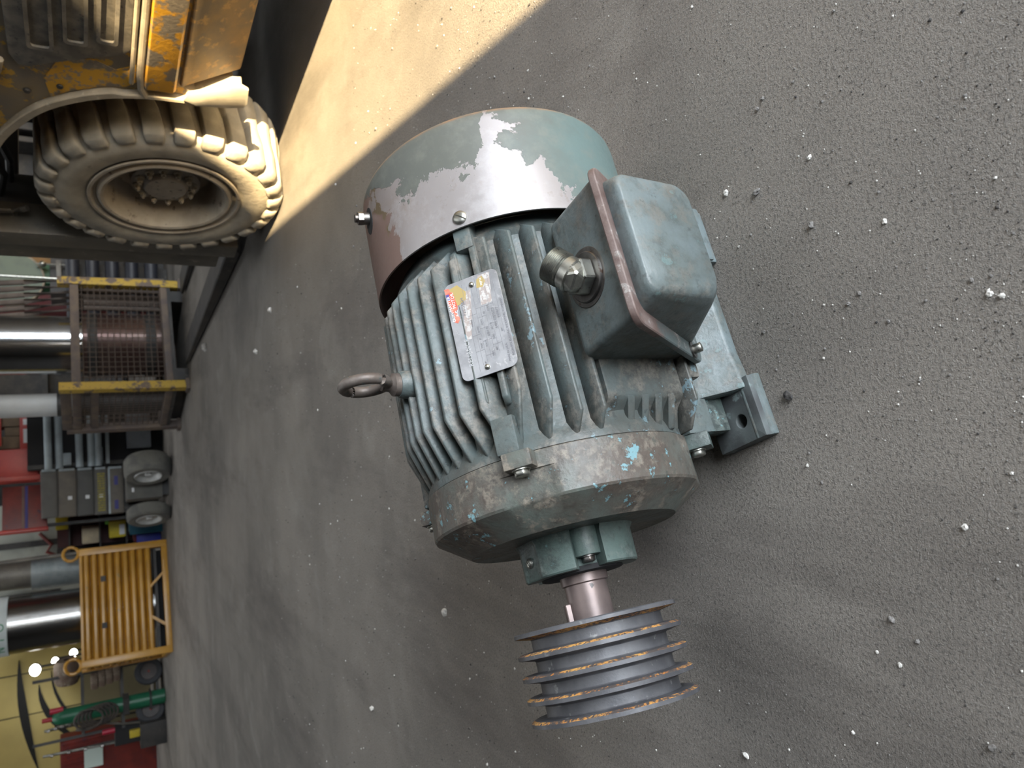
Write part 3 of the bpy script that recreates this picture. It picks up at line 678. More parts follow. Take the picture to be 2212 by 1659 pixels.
B().lathe([(0, .05), (0, .094), (.79, .094), (.79, .05)], 40, ax='z').build('pipe_sleeve', DARKM, pp)
B().lathe([(.78, .07), (.78, .092), (1.9, .092), (1.9, .086), (.80, .084)], 40, ax='z').build('pipe_wall', worn('white_plastic', (.62, .64, .64), (.55, .56, .55), sc=3, rough=.5), pp)
B().lathe([(.66, .09), (.66, .099), (.72, .099), (.72, .09)], 40, ax='z').build('pipe_collar', worn('grey_collar', (.14, .13, .12), (.2, .18, .16), rough=.6), pp)
RODM = worn('brown_cable_sheath', (.12, .095, .08), (.16, .13, .11), sc=8, rough=.6)
for k in range(6):
    a = B(); x0 = .93-.045*k; a.tube([(x0, 6.78+.02*k, .12), (x0-.01, 6.80, .7), (x0-.02-.006*k, 7.0, 1.1), (x0-.04-.010*k, 7.25, 1.6)], .022, 8)
    tag(a.build('brown_pipe', RODM), ('first', 'second', 'third', 'fourth', 'fifth', 'last')[k]+' brown pipe from the forklift side in the bundle beside the polished roller', 'pipe', 'brown pipes bundled in the stillage')
o = B().rod((.93, 6.98, .115), (.965, 7.02, 1.75), .011, n=10).build('steel_rod', STEEL); tag(o, 'thin bright steel rod standing at the forklift side of the stillage', 'rod')

# ------------------------------------------------------------------ things behind the forks
gd = thing('bench_grinder', (1.03, 7.75, 0), R(15), 'green disc sander on a dark stand between the forklift mast and the stillage', 'sander')
GRN = worn('olive_green_enamel', (.085, .12, .075), (.065, .09, .06), sc=6, rough=.45); GRND = worn('dark_green_enamel', (.015, .07, .03), (.02, .1, .045), sc=6, rough=.5)
b = B().lathe([(-.02, 0), (-.02, .24), (-.012, .25), (.012, .25), (.02, .24), (.02, 0)], 64, (0, 0, 1.24), 'y'); b.build('disc', GRN, gd)
b = B().lathe([(-.022, .238), (-.026, .252), (.01, .256), (.01, .24)], 64, (0, 0, 1.24), 'y'); b.build('disc_rim', DUSTY, gd)
bx('motor_housing', GRND, -.02, .17, .02, .3, .94, 1.12, gd, .01)
bx('stand', DARKM, -.12, .16, -.02, .3, .0, .95, gd, .01)
b = B().rod((.12, -.08, .72), (.12, -.08, 1.05), .009, n=8); b.ball((.12, -.08, 1.0), .03, sub=2); b.build('clamp_handle', STEEL, gd)
bx('clamp_arm', MAST, -.02, .16, -.1, -.04, .86, .9, gd, .004)
tag(bx('red_cabinet', worn('dark_red_enamel', (.16, .015, .015), (.11, .012, .012), sc=4, rough=.5), .55, 1.6, 8.6, 9.2, 0, 1.9), 'dark red cabinet far behind the green disc sander', 'cabinet')
tag(bx('cardboard_box', worn('brown_cardboard', (.30, .17, .07), (.24, .14, .06), sc=5, rough=.8), 1.22, 1.6, 8.15, 8.5, .951, 1.65, None, .004), 'brown box stacked beside the forklift mast above the green sander', 'box')
tag(bx('box_stand', DARKM, 1.2, 1.62, 8.12, 8.52, 0, .95), 'black stand under the brown box by the mast', 'stand')
for k in range(5):
    z = .17+.15*k
    o = B().rod((.62+.02*(k % 2), 7.24+.05*k, z), (1.75, 7.30+.05*k, z+.01), .055, n=14).build('black_hose_roll', worn('dark_navy_rubber', (.012, .013, .02), (.02, .022, .03), sc=5, rough=.5))
    tag(o, ('lowest', 'second lowest', 'middle', 'second highest', 'topmost')[k]+' dark rubber pipe stacked between the stillage and the forklift mast', 'pipe', 'dark pipes stacked behind the forks')
# ------------------------------------------------------------------ stack of grey drawers, pipes and the two-wheeled trolley left of the stillage
GRYP = [worn('grey_drawer_front', (.12, .115, .105), (.085, .08, .075), sc=5, rough=.6, bump=0), worn('brown_grey_front', (.15, .13, .105), (.10, .09, .08), sc=5, rough=.6, bump=0), worn('dark_grey_front', (.09, .088, .085), (.07, .068, .066), sc=5, rough=.6, bump=0)]
PBLUE = worn('pale_blue_grey_metal', (.34, .40, .43), (.26, .30, .32), sc=5, rough=.45, bump=0)
LABW = plain('white_sticker', (.75, .76, .78), .5)
YTAPE = worn('yellow_printed_strip', (.34, .28, .02), (.16, .14, .05), sc=70, rough=.6, bump=0); BTAPE = plain('blue_print', (.05, .05, .22), .6)
DROW = [('topmost grey steel drawer case of the stack under the red rack', .95, 1.08, 0), ('brownish drawer case with a white sticker, second from the top of the grey stack', .79, .935, 1), ('dark drawer case with a white sticker in the middle of the grey stack', .64, .775, 2), ('grey drawer case with a yellow printed strip, second from the bottom of the stack', .525, .63, 0), ('lowest drawer case of the grey stack, with blue marks on a pale frame', .385, .515, 1)]
rk = thing('drawer_trestle', (-.94, 8.45, 0), R(6), 'dark low trestle carrying the stack of grey drawer cases above the two tyres', 'trestle')
bx('trestle_top', DARKM, -.25, .26, .03, .34, .345, .383, rk)
for x in (-.22, .21): bx('leg', DARKM, x-.02, x+.02, .28, .32, 0, .345, rk)
bx('leg', DARKM, -.22, -.18, .06, .10, 0, .345, rk); bx('leg', DARKM, .19, .23, .06, .10, 0, .345, rk)
zb = .383
for i, (lab, z0, z1, k) in reversed(list(enumerate(DROW))):
    d = thing('drawer_case', (-.94-.004*i, 8.45, zb), R(6), lab, 'drawer case')
    h = z1-z0+.012 if i else .14
    B().box(-.235, .225, 0, .28, 0, h).bevel(.006, 1).build('case', GRYP[k], d)
    bx('front_panel', GRYP[k], -.225, .21, -.012, .0, .012, h-.012, d, .003)
    bx('end_bracket', PBLUE, .212, .235, -.02, .12, .015, h-.01, d, .004)
    if i in (1, 2, 3): bx('sticker', LABW, -.07, -.035, -.0145, -.012, .04, .075, d)
    if i == 3:
        b = B()
        for q in range(16): b.box(-.20+q*.024, -.184+q*.024, -.0150, -.012, .022, .088)
        b.build('printed_strip', YTAPE, d)
    if i == 4:
        for x in (-.19, .05): bx('blue_mark', BTAPE, x, x+.09, -.0145, -.012, .05, .085, d)
        bx('pale_edge', PBLUE, -.23, .22, -.016, -.011, h-.022, h-.004, d)
    zb += h+.001
for i, (z, y) in enumerate(((1.02, 8.40), (.93, 8.40), (.76, 8.42), (.66, 8.42), (.60, 8.42))):
    o = B().rod((-.70, y, z), (-.12, y+.07, z+.004), .032, n=20).build('aluminium_pole', PBLUE)
    tag(o, ('topmost', 'second highest', 'middle', 'second lowest', 'lowest')[i]+' pale grey pole running level from behind the stillage to the drawer stack', 'pole', 'pale poles beside the drawer cases')
bk = thing('pole_rack', (-.42, 8.62, 0), R(10), 'black rack carrying the pale level poles behind the stillage', 'rack')
for x in (-.27, .26): bx('upright', DARKM, x-.02, x+.02, .0, .04, 0, 1.2, bk)
bx('back_sheet', BLACK, -.3, .32, .05, .07, 0, 1.2, bk)
bx('brace', PBLUE, -.28, .28, -.06, .0, .50, .53, bk); bx('brace', PBLUE, -.28, -.16, -.12, .0, .83, .9, bk, .01); bx('brace', PBLUE, -.28, -.12, -.12, .0, .56, .64, bk, .01)
bx('base_box', worn('blue_grey_box', (.19, .21, .24), (.13, .14, .16), sc=5), -.15, .3, -.12, .04, .12, .34, bk, .01)
def wheelset(name, c, R_, w, rz, label, cat, tm, rm, tilt=0):
    t = thing(name, c, rz, label, cat)
    b = B().lathe([(-w/2, R_*.62), (-w/2, R_*.9), (-w*.36, R_*.985), (-w*.2, R_), (w*.2, R_), (w*.36, R_*.985), (w/2, R_*.9), (w/2, R_*.62), (w*.3, R_*.58), (-w*.3, R_*.58), (-w/2, R_*.62)], 48, (0, 0, R_), 'y'); b.build('tyre', tm, t)
    b = B().lathe([(-w*.46, R_*.60), (-w*.52, R_*.56), (-w*.44, R_*.48), (-w*.30, R_*.40), (-w*.30, R_*.15), (-w*.46, R_*.12), (-w*.46, 0), (w*.3, 0), (w*.3, R_*.6)], 40, (0, 0, R_), 'y'); b.build('rim', rm, t)
    return t
TYG = worn('grey_dusty_rubber', (.15, .145, .125), (.10, .098, .09), sc=8, rough=.85); WRIM = worn('white_rim', (.50, .50, .48), (.35, .35, .33), sc=6, rough=.4)
wheelset('trailer_wheel', (-.70, 7.82, 0), .205, .19, R(-60), 'larger grey tyre with white rim standing nearest the mesh stillage', 'wheel', TYG, WRIM)
wheelset('trailer_wheel', (-1.16, 7.95, 0), .195, .12, R(-60), 'narrow grey tyre with white rim standing beside the teal bin', 'wheel', TYG, WRIM)
tbx = thing('toolbox', (-.90, 8.09, 0), R(12), 'dusty grey metal box between the two white-rimmed tyres', 'box')
bx('body', worn('dusty_grey_box', (.13, .125, .11), (.10, .097, .088), sc=5, rough=.7), -.12, .13, 0, .3, .06, .375, tbx, .01); bx('latch', LABW, -.05, -.01, -.008, 0, .31, .33, tbx)
bx('handle', PBLUE, .05, .10, -.012, 0, .33, .36, tbx, .004); bx('base', DARKM, -.10, .11, .02, .28, 0, .06, tbx)
# red rack with boxes and its sloping red trough
REDM = worn('bright_red_enamel', (.48, .045, .03), (.36, .03, .022), sc=4, rough=.4, bump=0); REDD = worn('dull_red_enamel', (.20, .03, .022), (.13, .022, .018), (.06, .03, .05), sc=5, rough=.45, bump=0)
rr_ = thing('red_rack', (-.5, 8.86, 0), R(8), 'bright red steel rack full of cardboard boxes above the grey drawer cases', 'rack')
for x in (-.30, .36): bx('post', REDM, x-.03, x+.03, 0, .06, 0, 2.0, rr_, .005)
for x in (-.30, .36): bx('post', REDM, x-.03, x+.03, .55, .6, 0, 2.0, rr_, .005)
bx('front_board', REDM, -.02, .33, -.03, .0, 1.13, 1.27, rr_, .006); bx('drawer_front', REDM, -.30, -.02, -.06, .0, 1.12, 1.46, rr_, .012); bx('end_rail', REDM, -.34, -.28, -.08, .02, 1.10, 2.0, rr_, .012)
bx('shelf', REDM, -.33, .39, 0, .6, 1.10, 1.14, rr_); bx('rail', REDM, .02, .36, -.03, .0, 1.42, 1.46, rr_, .01); bx('shelf', REDM, -.33, .39, 0, .6, 1.62, 1.66, rr_)
for x0 in (.04, .22): bx('notice', LABW, x0+.0, x0+(.14 if x0 < .1 else .06), -.033, -.03, 1.16, 1.24, rr_)
CARD = worn('brown_carton', (.20, .15, .10), (.15, .115, .08), sc=5, rough=.85, bump=0)
for k, (x0, x1, z1, lab) in enumerate(((.0, .12, 1.32, 'dull brown carton at the drawer end of the red rack'), (.22, .33, 1.36, 'tan carton at the far corner of the red rack shelf'), (.125, .21, 1.28, 'dark carton in the middle of the red rack shelf'))):
    M = Matrix.Translation((-.5, 8.86, 0)) @ Matrix.Rotation(R(8), 4, 'Z')
    o = bx('carton', CARD, x0, x1, .06, .4, 1.141, z1+.12, None, .004); o.matrix_world = M; tag(o, lab, 'carton', None)
tro = thing('red_trough', (-.87, 8.80, 0), R(22), 'long dull red panel with a navy stripe sloping off the left of the red rack', 'panel')
bx('side_panel', REDD, -.45, -.01, .0, .03, 1.05, 1.42, tro, .006); bx('navy_stripe', BTAPE, -.445, -.015, -.004, .0, 1.21, 1.235, tro); bx('pale_stripe', worn('tan_stripe', (.20, .12, .09), (.15, .09, .07), rough=.6), -.445, -.015, -.003, .0, 1.24, 1.26, tro)
bx('edge_tube', REDM, -.48, -.445, -.03, .04, 1.04, 1.6, tro, .012)
for x in (-.42, -.05): bx('leg', DARKM, x-.015, x+.015, .03, .06, 0, 1.05, tro)
# clutter between trough and yellow bin
PALE = worn('pale_grey_green_cabinet', (.36, .37, .32), (.28, .29, .25), sc=3, rough=.6, bump=0)
def item(name, m, x0, x1, y0, y1, z0, z1, label, cat, bev=.006, group=None):
    o = bx(name, m, x0, x1, y0, y1, z0, z1, None, bev); return tag(o, label, cat, group)
sh = thing('shelf_unit', (-1.5, 9.35, 0), 0, 'dark shelf of coloured boxes between the tyres and the yellow bin', 'shelf')
for z in (.0, .30, .56, .85): bx('shelf_board', DARKM, -.22, .30, 0, .4, z+.02, z+.035, sh)
bx('back_sheet', worn('maroon_sheet', (.06, .012, .012), (.04, .01, .01), sc=3), -.22, .30, .40, .42, 0, 1.0, sh)
for x in (-.22, .28): bx('upright', DARKM, x, x+.02, 0, .4, 0, 1.0, sh)
item('yellow_tin', worn('yellow_tin', (.55, .42, .02), (.42, .33, .02), sc=8, rough=.5), -1.43, -1.30, 9.3, 9.5, .886, 1.00, 'yellow tin on the top board of the shelf beside the red panel', 'tin')
item('cream_canister', worn('cream_plastic', (.55, .47, .32), (.42, .36, .26), sc=8, rough=.6), -1.62, -1.45, 9.34, 9.6, .596, .76, 'cream canister on the middle board of the dark shelf', 'canister', .015)
yb = item('yellow_canister', worn('yellow_plastic', (.62, .50, .03), (.50, .40, .03), sc=8, rough=.5), -1.58, -1.40, 9.31, 9.55, .336, .50, 'yellow canister with a pale label on the lower board of the dark shelf', 'canister', .012)
bx('label', LABW, -1.55, -1.44, 9.305, 9.31, .345, .40, yb); bx('green_cap', plain('lime_green', (.16, .45, .06), .5), -1.43, -1.38, 9.33, 9.39, .50, .535, yb, .006)
item('teal_bin', worn('teal_plastic', (.02, .11, .17), (.015, .09, .14), sc=5, rough=.5), -1.50, -1.31, 8.88, 9.15, .0, .32, 'teal plastic bin standing behind the narrow tyre', 'bin', .012)
item('blue_bin', worn('royal_blue_plastic', (.025, .04, .40), (.02, .03, .30), sc=5, rough=.45), -1.72, -1.55, 9.12, 9.28, .0, .24, 'royal blue box on the floor beside the far corner of the yellow bin', 'box', .012)
item('maroon_box', worn('maroon_plastic', (.12, .012, .015), (.09, .01, .012), sc=5, rough=.5), -1.63, -1.5, 9.17, 9.34, .0, .27, 'maroon box between the teal bin and the blue box', 'box', .01)
pc_ = thing('pale_cabinet', (-1.9, 10.6, 0), R(10), 'pale grey-green cabinet behind the yellow bin and the red panel', 'cabinet')
bx('carcass', PALE, -.75, .62, 0, .5, 0, 1.62, pc_, .01); bx('door', PALE, -.10, .60, -.02, 0, .05, 1.25, pc_, .006); bx('door', PALE, -.74, -.12, -.02, 0, .05, 1.25, pc_, .006)
for x in (.1, -.2, -.5): bx('dark_strap', DARKM, x, x+.07, -.03, -.02, 1.0, 1.62, pc_)
b = B(); b.tube([(.25, -.05, 1.2), (.1, -.06, 1.08), (.02, -.05, 1.13), (-.05, -.05, 1.0)], .02, 8); b.build('red_hose', REDD, pc_)
b = B(); b.tube([(.38, -.04, 1.02), (.2, -.04, .92), (.05, -.04, .95)], .012, 6); b.tube([(.4, -.04, .9), (.1, -.04, .82)], .012, 6); b.build('grey_tube', MAST, pc_)

# ------------------------------------------------------------------ yellow corrugated bin with the rollers standing in it
YB = worn('mustard_yellow_paint', (.56, .285, .035), (.46, .23, .03), (.30, .20, .06), sc=4, lo3=.66, hi3=.7, rough=.33, bump=.0008, bsc=40)
yb_ = thing('yellow_bin', (-2.555, 8.16, 0), R(21), 'mustard yellow corrugated steel bin with ring handles holding a knurled roller', 'bin')
BW, BD, BH = 1.06, .66, .79
for x, y in ((0, 0), (BW, 0), (0, BD), (BW, BD)):
    bx('corner_post', YB, x-.035, x+.035, y-.035, y+.035, 0, BH, yb_, .005)
    if y: continue
    b = B(); b.tube([(x, y+.0, BH+.072)]*0+[(x+.066*sin(t), y, BH+.068-.066*cos(t)) for t in [2*pi*i/28 for i in range(28)]], .0155, 10, True); b.build('lifting_ring', YB, yb_)
bx('base_beam', YB, .03, BW-.03, -.033, .033, .0, .055, yb_, .005); bx('base_beam', YB, -.033, .033, .03, BD-.03, .0, .055, yb_, .005)
bx('top_rim', YB, .03, BW-.03, -.025, .02, BH-.03, BH-.002, yb_, .004)
bx('floor_pan', DARKM, .0, BW, .03, BD, .10, .125, yb_)
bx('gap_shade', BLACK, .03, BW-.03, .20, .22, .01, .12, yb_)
for i in range(9):
    z = .150+i*.0685
    b = B(); b.prism([(.018, z), (-.006, z+.008), (-.024, z+.018), (-.024, z+.046), (-.006, z+.056), (.018, z+.0685)], lambda u, v, t: (t, u, v), .034, BW-.034); b.bevel(.004, 2, 20); b.build('corrugation', YB, yb_, 50)
    b = B(); b.prism([(.018, z), (-.02, z+.018), (-.02, z+.046), (.018, z+.0685)], lambda u, v, t: (u, t, v), .034, BD-.034); b.build('corrugation', YB, yb_, 50)
for x0, x1 in ((.32, .22), (.62, .75)):
    b = B(); b.hexa([Vector(q) for q in ((x0, -.03, .16), (x0+.035, -.03, .16), (x0+.035, -.005, .16), (x0, -.005, .16), (x1, -.03, .04), (x1+.035, -.03, .04), (x1+.035, -.005, .04), (x1, -.005, .04))][4:]+[Vector(q) for q in ((x0, -.03, .17), (x0+.035, -.03, .17), (x0+.035, -.005, .17), (x0, -.005, .17))]); b.build('brace', YB, yb_)
for x in (.30, .75): bx('square_tag', DARKM, x, x+.055, -.028, -.022, .565, .61, yb_)
def knurl():
    M = Mat('knurled_roller_sheet', .24, 1)
    w1 = []
    for sgn in (1, -1):
        n = M.nt.nodes.new('ShaderNodeTexWave'); n.wave_type = 'BANDS'; n.bands_direction = 'X'; n.inputs['Scale'].default_value = 26
        mp = M.nt.nodes.new('ShaderNodeMapping'); mp.inputs['Rotation'].default_value = (0, 0, R(28)*sgn); mp.inputs['Scale'].default_value = (.27, 1, 1)
        x, y, z = M.xyz(); u = y.op('ARCTAN2', x)
        cb = M.nt.nodes.new('ShaderNodeCombineXYZ'); M.nt.links.new(z.so, cb.inputs[0]); M.nt.links.new((u*.27).so, cb.inputs[1])
        M.nt.links.new(cb.outputs[0], mp.inputs[0]); mp.inputs['Scale'].default_value = (1, 1, 1); M.nt.links.new(mp.outputs[0], n.inputs[0]); w1.append(E(M.nt, n.outputs['Fac']))
    f = w1[0].mn(w1[1]); M.base(M.mix((.22, .22, .22), (.62, .62, .60), f.step(.2, .8))); M.bump(f, .001, .35); return M.m
kr = thing('knurled_roller', (-2.215, 8.70, .125), R(0), 'big knurled steel roller with a white and green label band standing in the yellow bin', 'roller')
B().lathe([(0, 0), (0, .268), (1.9, .268), (1.9, 0)], 72, ax='z').build('roller_shell', knurl(), kr)
B().lathe([(1.262, .272), (1.262, .278), (1.62, .278), (1.62, .272)], 72, ax='z').build('label_band', worn('white_label', (.62, .68, .68), (.5, .56, .56), sc=3, rough=.4, bump=0), kr)
GT = plain('green_label_ink', (.03, .22, .09), .5)
for k, ch in enumerate('NYO'):
    th = R(-125+24*k); me = text('label_letter', ch, .10, GT, kr, Matrix.Translation((.2795*cos(th), .2795*sin(th), 1.285)) @ Matrix.Rotation(th+pi/2, 4, 'Z') @ Matrix.Rotation(pi/2, 4, 'X'), .0008, 'CENTER')
gv = thing('galvanised_duct', (-1.79, 8.96, .125), R(20), 'dull galvanised steel cylinder standing in the yellow bin behind the knurled roller', 'cylinder')
GALV = worn('galvanised_sheet', (.20, .23, .235), (.26, .29, .295), (.15, .17, .17), sc=9, rough=.5, metal=.2, bump=0)
B().lathe([(0, 0), (0, .165), (1.08, .165), (1.08, 0)], 48, ax='z').build('duct', GALV, gv)
B().lathe([(1.0, .164), (1.0, .172), (1.04, .172), (1.04, .164)], 48, ax='z').build('seam_ring', GALV, gv); B().lathe([(1.08, .0), (1.08, .14), (1.36, .13), (1.36, 0)], 40, ax='z').build('neck', MAST, gv)
o = B().rod((-1.585, 8.74, .13), (-1.62, 8.80, 1.7), .02, n=10).build('steel_tube', MAST); tag(o, 'dark steel tube leaning in the yellow bin at the near side of the cylinder', 'tube')

# ------------------------------------------------------------------ welding-gas trolley left of the yellow bin
wt_ = thing('gas_trolley', (-3.33, 9.3, 0), R(22), 'dark two-wheeled trolley carrying a green gas cylinder left of the yellow bin', 'trolley')
BLUR = worn('dark_rubber', (.028, .03, .035), (.04, .042, .048), sc=8, rough=.7); 
for x in (-.20, .20):
    b = B().lathe([(-.03, .09), (-.03, .13), (-.015, .145), (.015, .145), (.03, .13), (.03, .09)], 40, (x, -.03, .145), 'y'); b.build('wheel', BLUR, wt_)
    b = B().lathe([(-.022, .0), (-.022, .085), (.022, .092), (.022, 0)], 32, (x, -.03, .145), 'y'); b.build('wheel_disc', worn('grey_wheel_disc', (.10, .085, .08), (.07, .065, .065), rough=.6), wt_)
    b = B().ball((x, -.055, .145), .014, sub=1); b.build('hub_cap', plain('red_hub', (.35, .08, .07), .5), wt_)
bx('frame_post', DARKM, -.33, -.30, .0, .04, .05, 1.25, wt_); bx('frame_post', DARKM, .30, .33, .0, .04, .05, 1.25, wt_)
for z in (.05, .40, .78): bx('frame_shelf', DARKM, -.33, .33, -.03, .35, z, z+.03, wt_)
bx('case', BLACK, -.50, -.28, -.02, .3, .05, .50, wt_, .01)
b = B(); b.tube([(-.25, -.06, .86), (-.27, -.10, .75), (-.24, -.12, .60), (-.29, -.10, .42), (-.31, -.07, .26)], .012, 8); b.build('hose', MAST, wt_)
GCY = worn('bottle_green_enamel', (.015, .13, .065), (.012, .10, .05), sc=5, rough=.4, bump=0)
gc = thing('gas_cylinder', (-3.36, 9.12, .0), 0, 'green gas cylinder standing on the dark trolley', 'gas cylinder')
B().lathe([(0, 0), (0, .07), (.01, .078), (.98, .078), (1.04, .06), (1.07, .03), (1.07, 0)], 36, ax='z').build('bottle', GCY, gc)
bx('strap', DARKM, -.085, .085, -.085, .085, .36, .42, gc); bx('strap', DARKM, -.082, .082, -.082, .082, .14, .16, gc)
B().rod((0, 0, 1.07), (0, 0, 1.16), .022, n=12).build('valve', plain('red_valve', (.4, .02, .03), .4), gc)
BRN = worn('brown_bagged_reel', (.13, .085, .06), (.20, .15, .11), (.36, .32, .26), sc=8, rough=.7)
o = B().lathe([(-.13, .03), (-.13, .10), (-.08, .125), (.08, .125), (.13, .10), (.13, .03)], 28, (0, 0, 0), 'x').build('wire_reel', BRN); o.location = (-3.02, 9.52, .937); tag(o, 'brown wrapped reel on the top shelf of the dark trolley', 'reel')
for k in range(4):
    o = bx('brown_sack', BRN, -.07, .07, -.1, .1, 0, .07, None, .02); o.location = (-3.08-.015*k, 9.36, .431+.071*k); tag(o, ('bottom', 'second lowest', 'second highest', 'top')[k]+' flat brown packet of the pile on the trolley shelf', 'packet', 'packets on the trolley shelf')
for k in range(5):
    a = B(); a.tube([(-3.36+.10*sin(t), 8.99-.02*k, .60+.035*k+.13*cos(t)) for t in [2*pi*i/20 for i in range(20)]], .013, 8, True)
    tag(a.build('cable_loop', worn('grey_brown_cable', (.075, .06, .05), (.05, .045, .04), rough=.7)), ('lowest', 'second lowest', 'middle', 'second highest', 'topmost')[k]+' loop of brown cable hanging on the front of the trolley', 'cable', 'cable loops on the trolley')
for lab, c, m in (('red hand lamp hanging at the left of the trolley', (-3.62, 9.13, .56), plain('crimson', (.42, .02, .05), .4)), ('red gauge on top of the green cylinder', (-3.28, 9.12, 1.03), plain('crimson_gauge', (.45, .02, .05), .4))):
    o = B().rod((0, 0, -.06), (0, 0, .06), .028, n=14).build('red_canister', m); o.location = c; tag(o, lab, 'lamp' if 'lamp' in lab else 'gauge')
item('yellow_block', worn('yellow_block', (.55, .42, .04), (.4, .3, .04), rough=.5), -3.74, -3.66, 9.10, 9.2, .26, .36, 'yellow block low on the left of the trolley', 'block')
item('block_shelf', DARKM, -3.86, -3.60, 9.05, 9.35, .0, .259, 'low black box under the yellow block', 'box')
# chrome ladder-like rails and the red cabinet in the far corner
for lab, a_, b_ in (('upper bright metal rail leaning over the dark trolley side', (-3.66, 9.62, 1.16), (-3.58, 9.50, .82)), ('long bright metal rail at the left edge of the trolley', (-3.93, 9.62, 1.18), (-3.85, 9.35, .38))):
    t = thing('metal_rail', (0, 0, 0), 0, lab, 'rail'); B().rod(a_, b_, .014, n=10).build('rail_tube', STEEL, t)
    for k in range(5):
        p = Vector(a_).lerp(Vector(b_), (k+.5)/5); B().rod(p+Vector((0, -.02, -.012)), p+Vector((0, -.02, .012)), .019, n=8).build('rail_clip', STEELD, t)
    B().rod(b_, (b_[0], b_[1]+.05, 0.0), .014, n=8).build('rail_leg', DARKM, t)
    B().rod(a_, (a_[0]-.02, a_[1]+.03, 0.0), .012, n=8).build('rail_leg', DARKM, t)
rc = thing('red_locker', (-4.75, 10.55, 0), 0, 'dark red ribbed locker with a white notice in the far left corner', 'locker')
bx('carcass', REDD, -.5, .55, 0, .3, 0, 1.05, rc, .01)
for i in range(12): bx('rib', REDD, .50-.05*i, .525-.05*i, -.015, 0, .62, 1.02, rc)
bx('notice', plain('pale_notice', (.62, .72, .66), .5), .18, .42, -.02, -.014, .60, .80, rc)
# gold coach panel with black swooping stripes
GOLD = worn('gold_lacquer', (.42, .32, .10), (.36, .27, .085), sc=1.5, rough=.32, bump=0); GOLD.node_tree.nodes['Principled BSDF'].inputs['Metallic'].default_value = .35
gb = thing('gold_coach', (-3.35, 11.9, 0), R(14), 'gold lacquered coach side with swooping black stripes in the far left background', 'coach')
b = B(); b.prism([(0, .35), (-.03, .6), (-.05, 1.2), (-.03, 1.75), (.05, 2.6), (.6, 2.6), (.6, .35)], lambda u, v, t: (t, u, v), -5.5, .0); b.bevel(.03, 3); b.build('coach_body', GOLD, gb, 60)
BK = plain('gloss_black_stripe', (.012, .011, .008), .25)
def stripe(pts, w, nm='black_stripe', m=BK):
    b = B(); ra = []
    for i, (x, z) in enumerate(pts):
        q = w*sin(pi*(i+.35)/(len(pts)-.3)); ra.append([(x, -.062, z+q), (x, -.045, z+q), (x, -.045, z-q), (x, -.062, z-q)])
    b.loft(ra); b.build(nm, m, gb)
stripe([(-.15-.14*i, 1.52-.002*i*i) for i in range(11)], .05)
stripe([(-.5-.10*i, 1.30-.012*i*i*.55) for i in range(11)], .045)
stripe([(-.35-.10*i, 1.16-.010*i*i*.55) for i in range(11)], .022)
for x in (-.33, -.85): bx('panel_seam', BK, x-.006, x+.006, -.056, -.05, .5, 2.4, gb)
for x in (-.8, -4.2): B().lathe([(-.02, .2), (-.04, .42), (-.04, .46), (.3, .46), (.3, 0)], 40, (x, .12, .46), 'y').build('wheel', BLUR, gb)
tag(bx('olive_screen', worn('olive_sheet', (.20, .17, .09), (.15, .13, .07), sc=2, rough=.6), -4.7, -3.5, 11.3, 11.35, .0, .8), 'low olive-brown sheet standing in front of the gold coach', 'sheet')
# bright work lamps hanging in front of the coach
LAMP = plain('lamp_glow', (1, .97, .88), .5, 0, 9)
for k, (x, z, r_, lab) in enumerate(((-2.95, 1.23, .065, 'bright round lamp between the knurled roller and the gold coach'), (-2.96, 1.05, .045, 'bright lamp just above the ring handle of the yellow bin'), (-2.97, .875, .05, 'lowest bright lamp, seen through the ring handle of the yellow bin'))):
    t = thing('work_lamp', (x-.17*0, 9.55, z), 0, lab, 'lamp'); t.location.y += .22*k; B().ball((0, 0, 0), r_, (1, .6, .8)).build('lens', LAMP, t); B().lathe([(0, r_*.9), (.05, r_*.95), (.09, r_*.4), (.09, 0)], 24, (0, 0, 0), 'y').build('lamp_housing', DARKM, t)
    B().rod((0, .09, 0), (0, .12, -z), .012, n=8).build('lamp_post', DARKM, t)
# tall dark racking along the back to close the view
for k in range(5):
    x = -6+2.6*k
    t = thing('storage_rack', (x, 14.5, 0), 0, 'tall dark storage rack bay against the back wall, bay %s' % ('farthest left', 'second from the left', 'in the middle', 'second from the right', 'farthest right')[k], 'rack')
    for sx in (0, 2.4): bx('upright', DARKM, sx, sx+.08, 0, .8, 0, 3.2, t)
    for z in (.1, 1.2, 2.2): bx('shelf', DARKM, 0, 2.48, 0, .8, z, z+.08, t)
    bx('back_sheet', DARKM, 0, 2.48, .8, .82, 0, 3.2, t)
# ------------------------------------------------------------------ stones and grit on the floor
def stone_mesh(seed, r):
    bm = bmesh.new(); bmesh.ops.create_icosphere(bm, subdivisions=2, radius=1)
    rnd = random.Random(seed); off = Vector((rnd.random()*9, rnd.random()*9, rnd.random()*9)); sq = Vector((1, rnd.uniform(.6, .9), rnd.uniform(.5, .75)))
    for v in bm.verts:
        k = 1+.55*noise.noise(v.co*1.5+off)+.15*noise.noise(v.co*4+off); v.co = Vector((v.co.x*k*sq.x, v.co.y*k*sq.y, max(v.co.z*k*sq.z, -.35)))*r
    z0 = min(v.co.z for v in bm.verts)
    for v in bm.verts: v.co.z -= z0
    me = bpy.data.meshes.new('stone'); bm.to_mesh(me); bm.free(); return me
WST = worn('white_stone', (.62, .60, .56), (.48, .46, .43), sc=150, rough=.8, bump=0); GST = worn('grey_stone', (.16, .15, .14), (.22, .21, .2), sc=150, rough=.85, bump=0); DST = worn('black_lump', (.035, .033, .033), (.06, .055, .05), sc=150, rough=.8, bump=0)
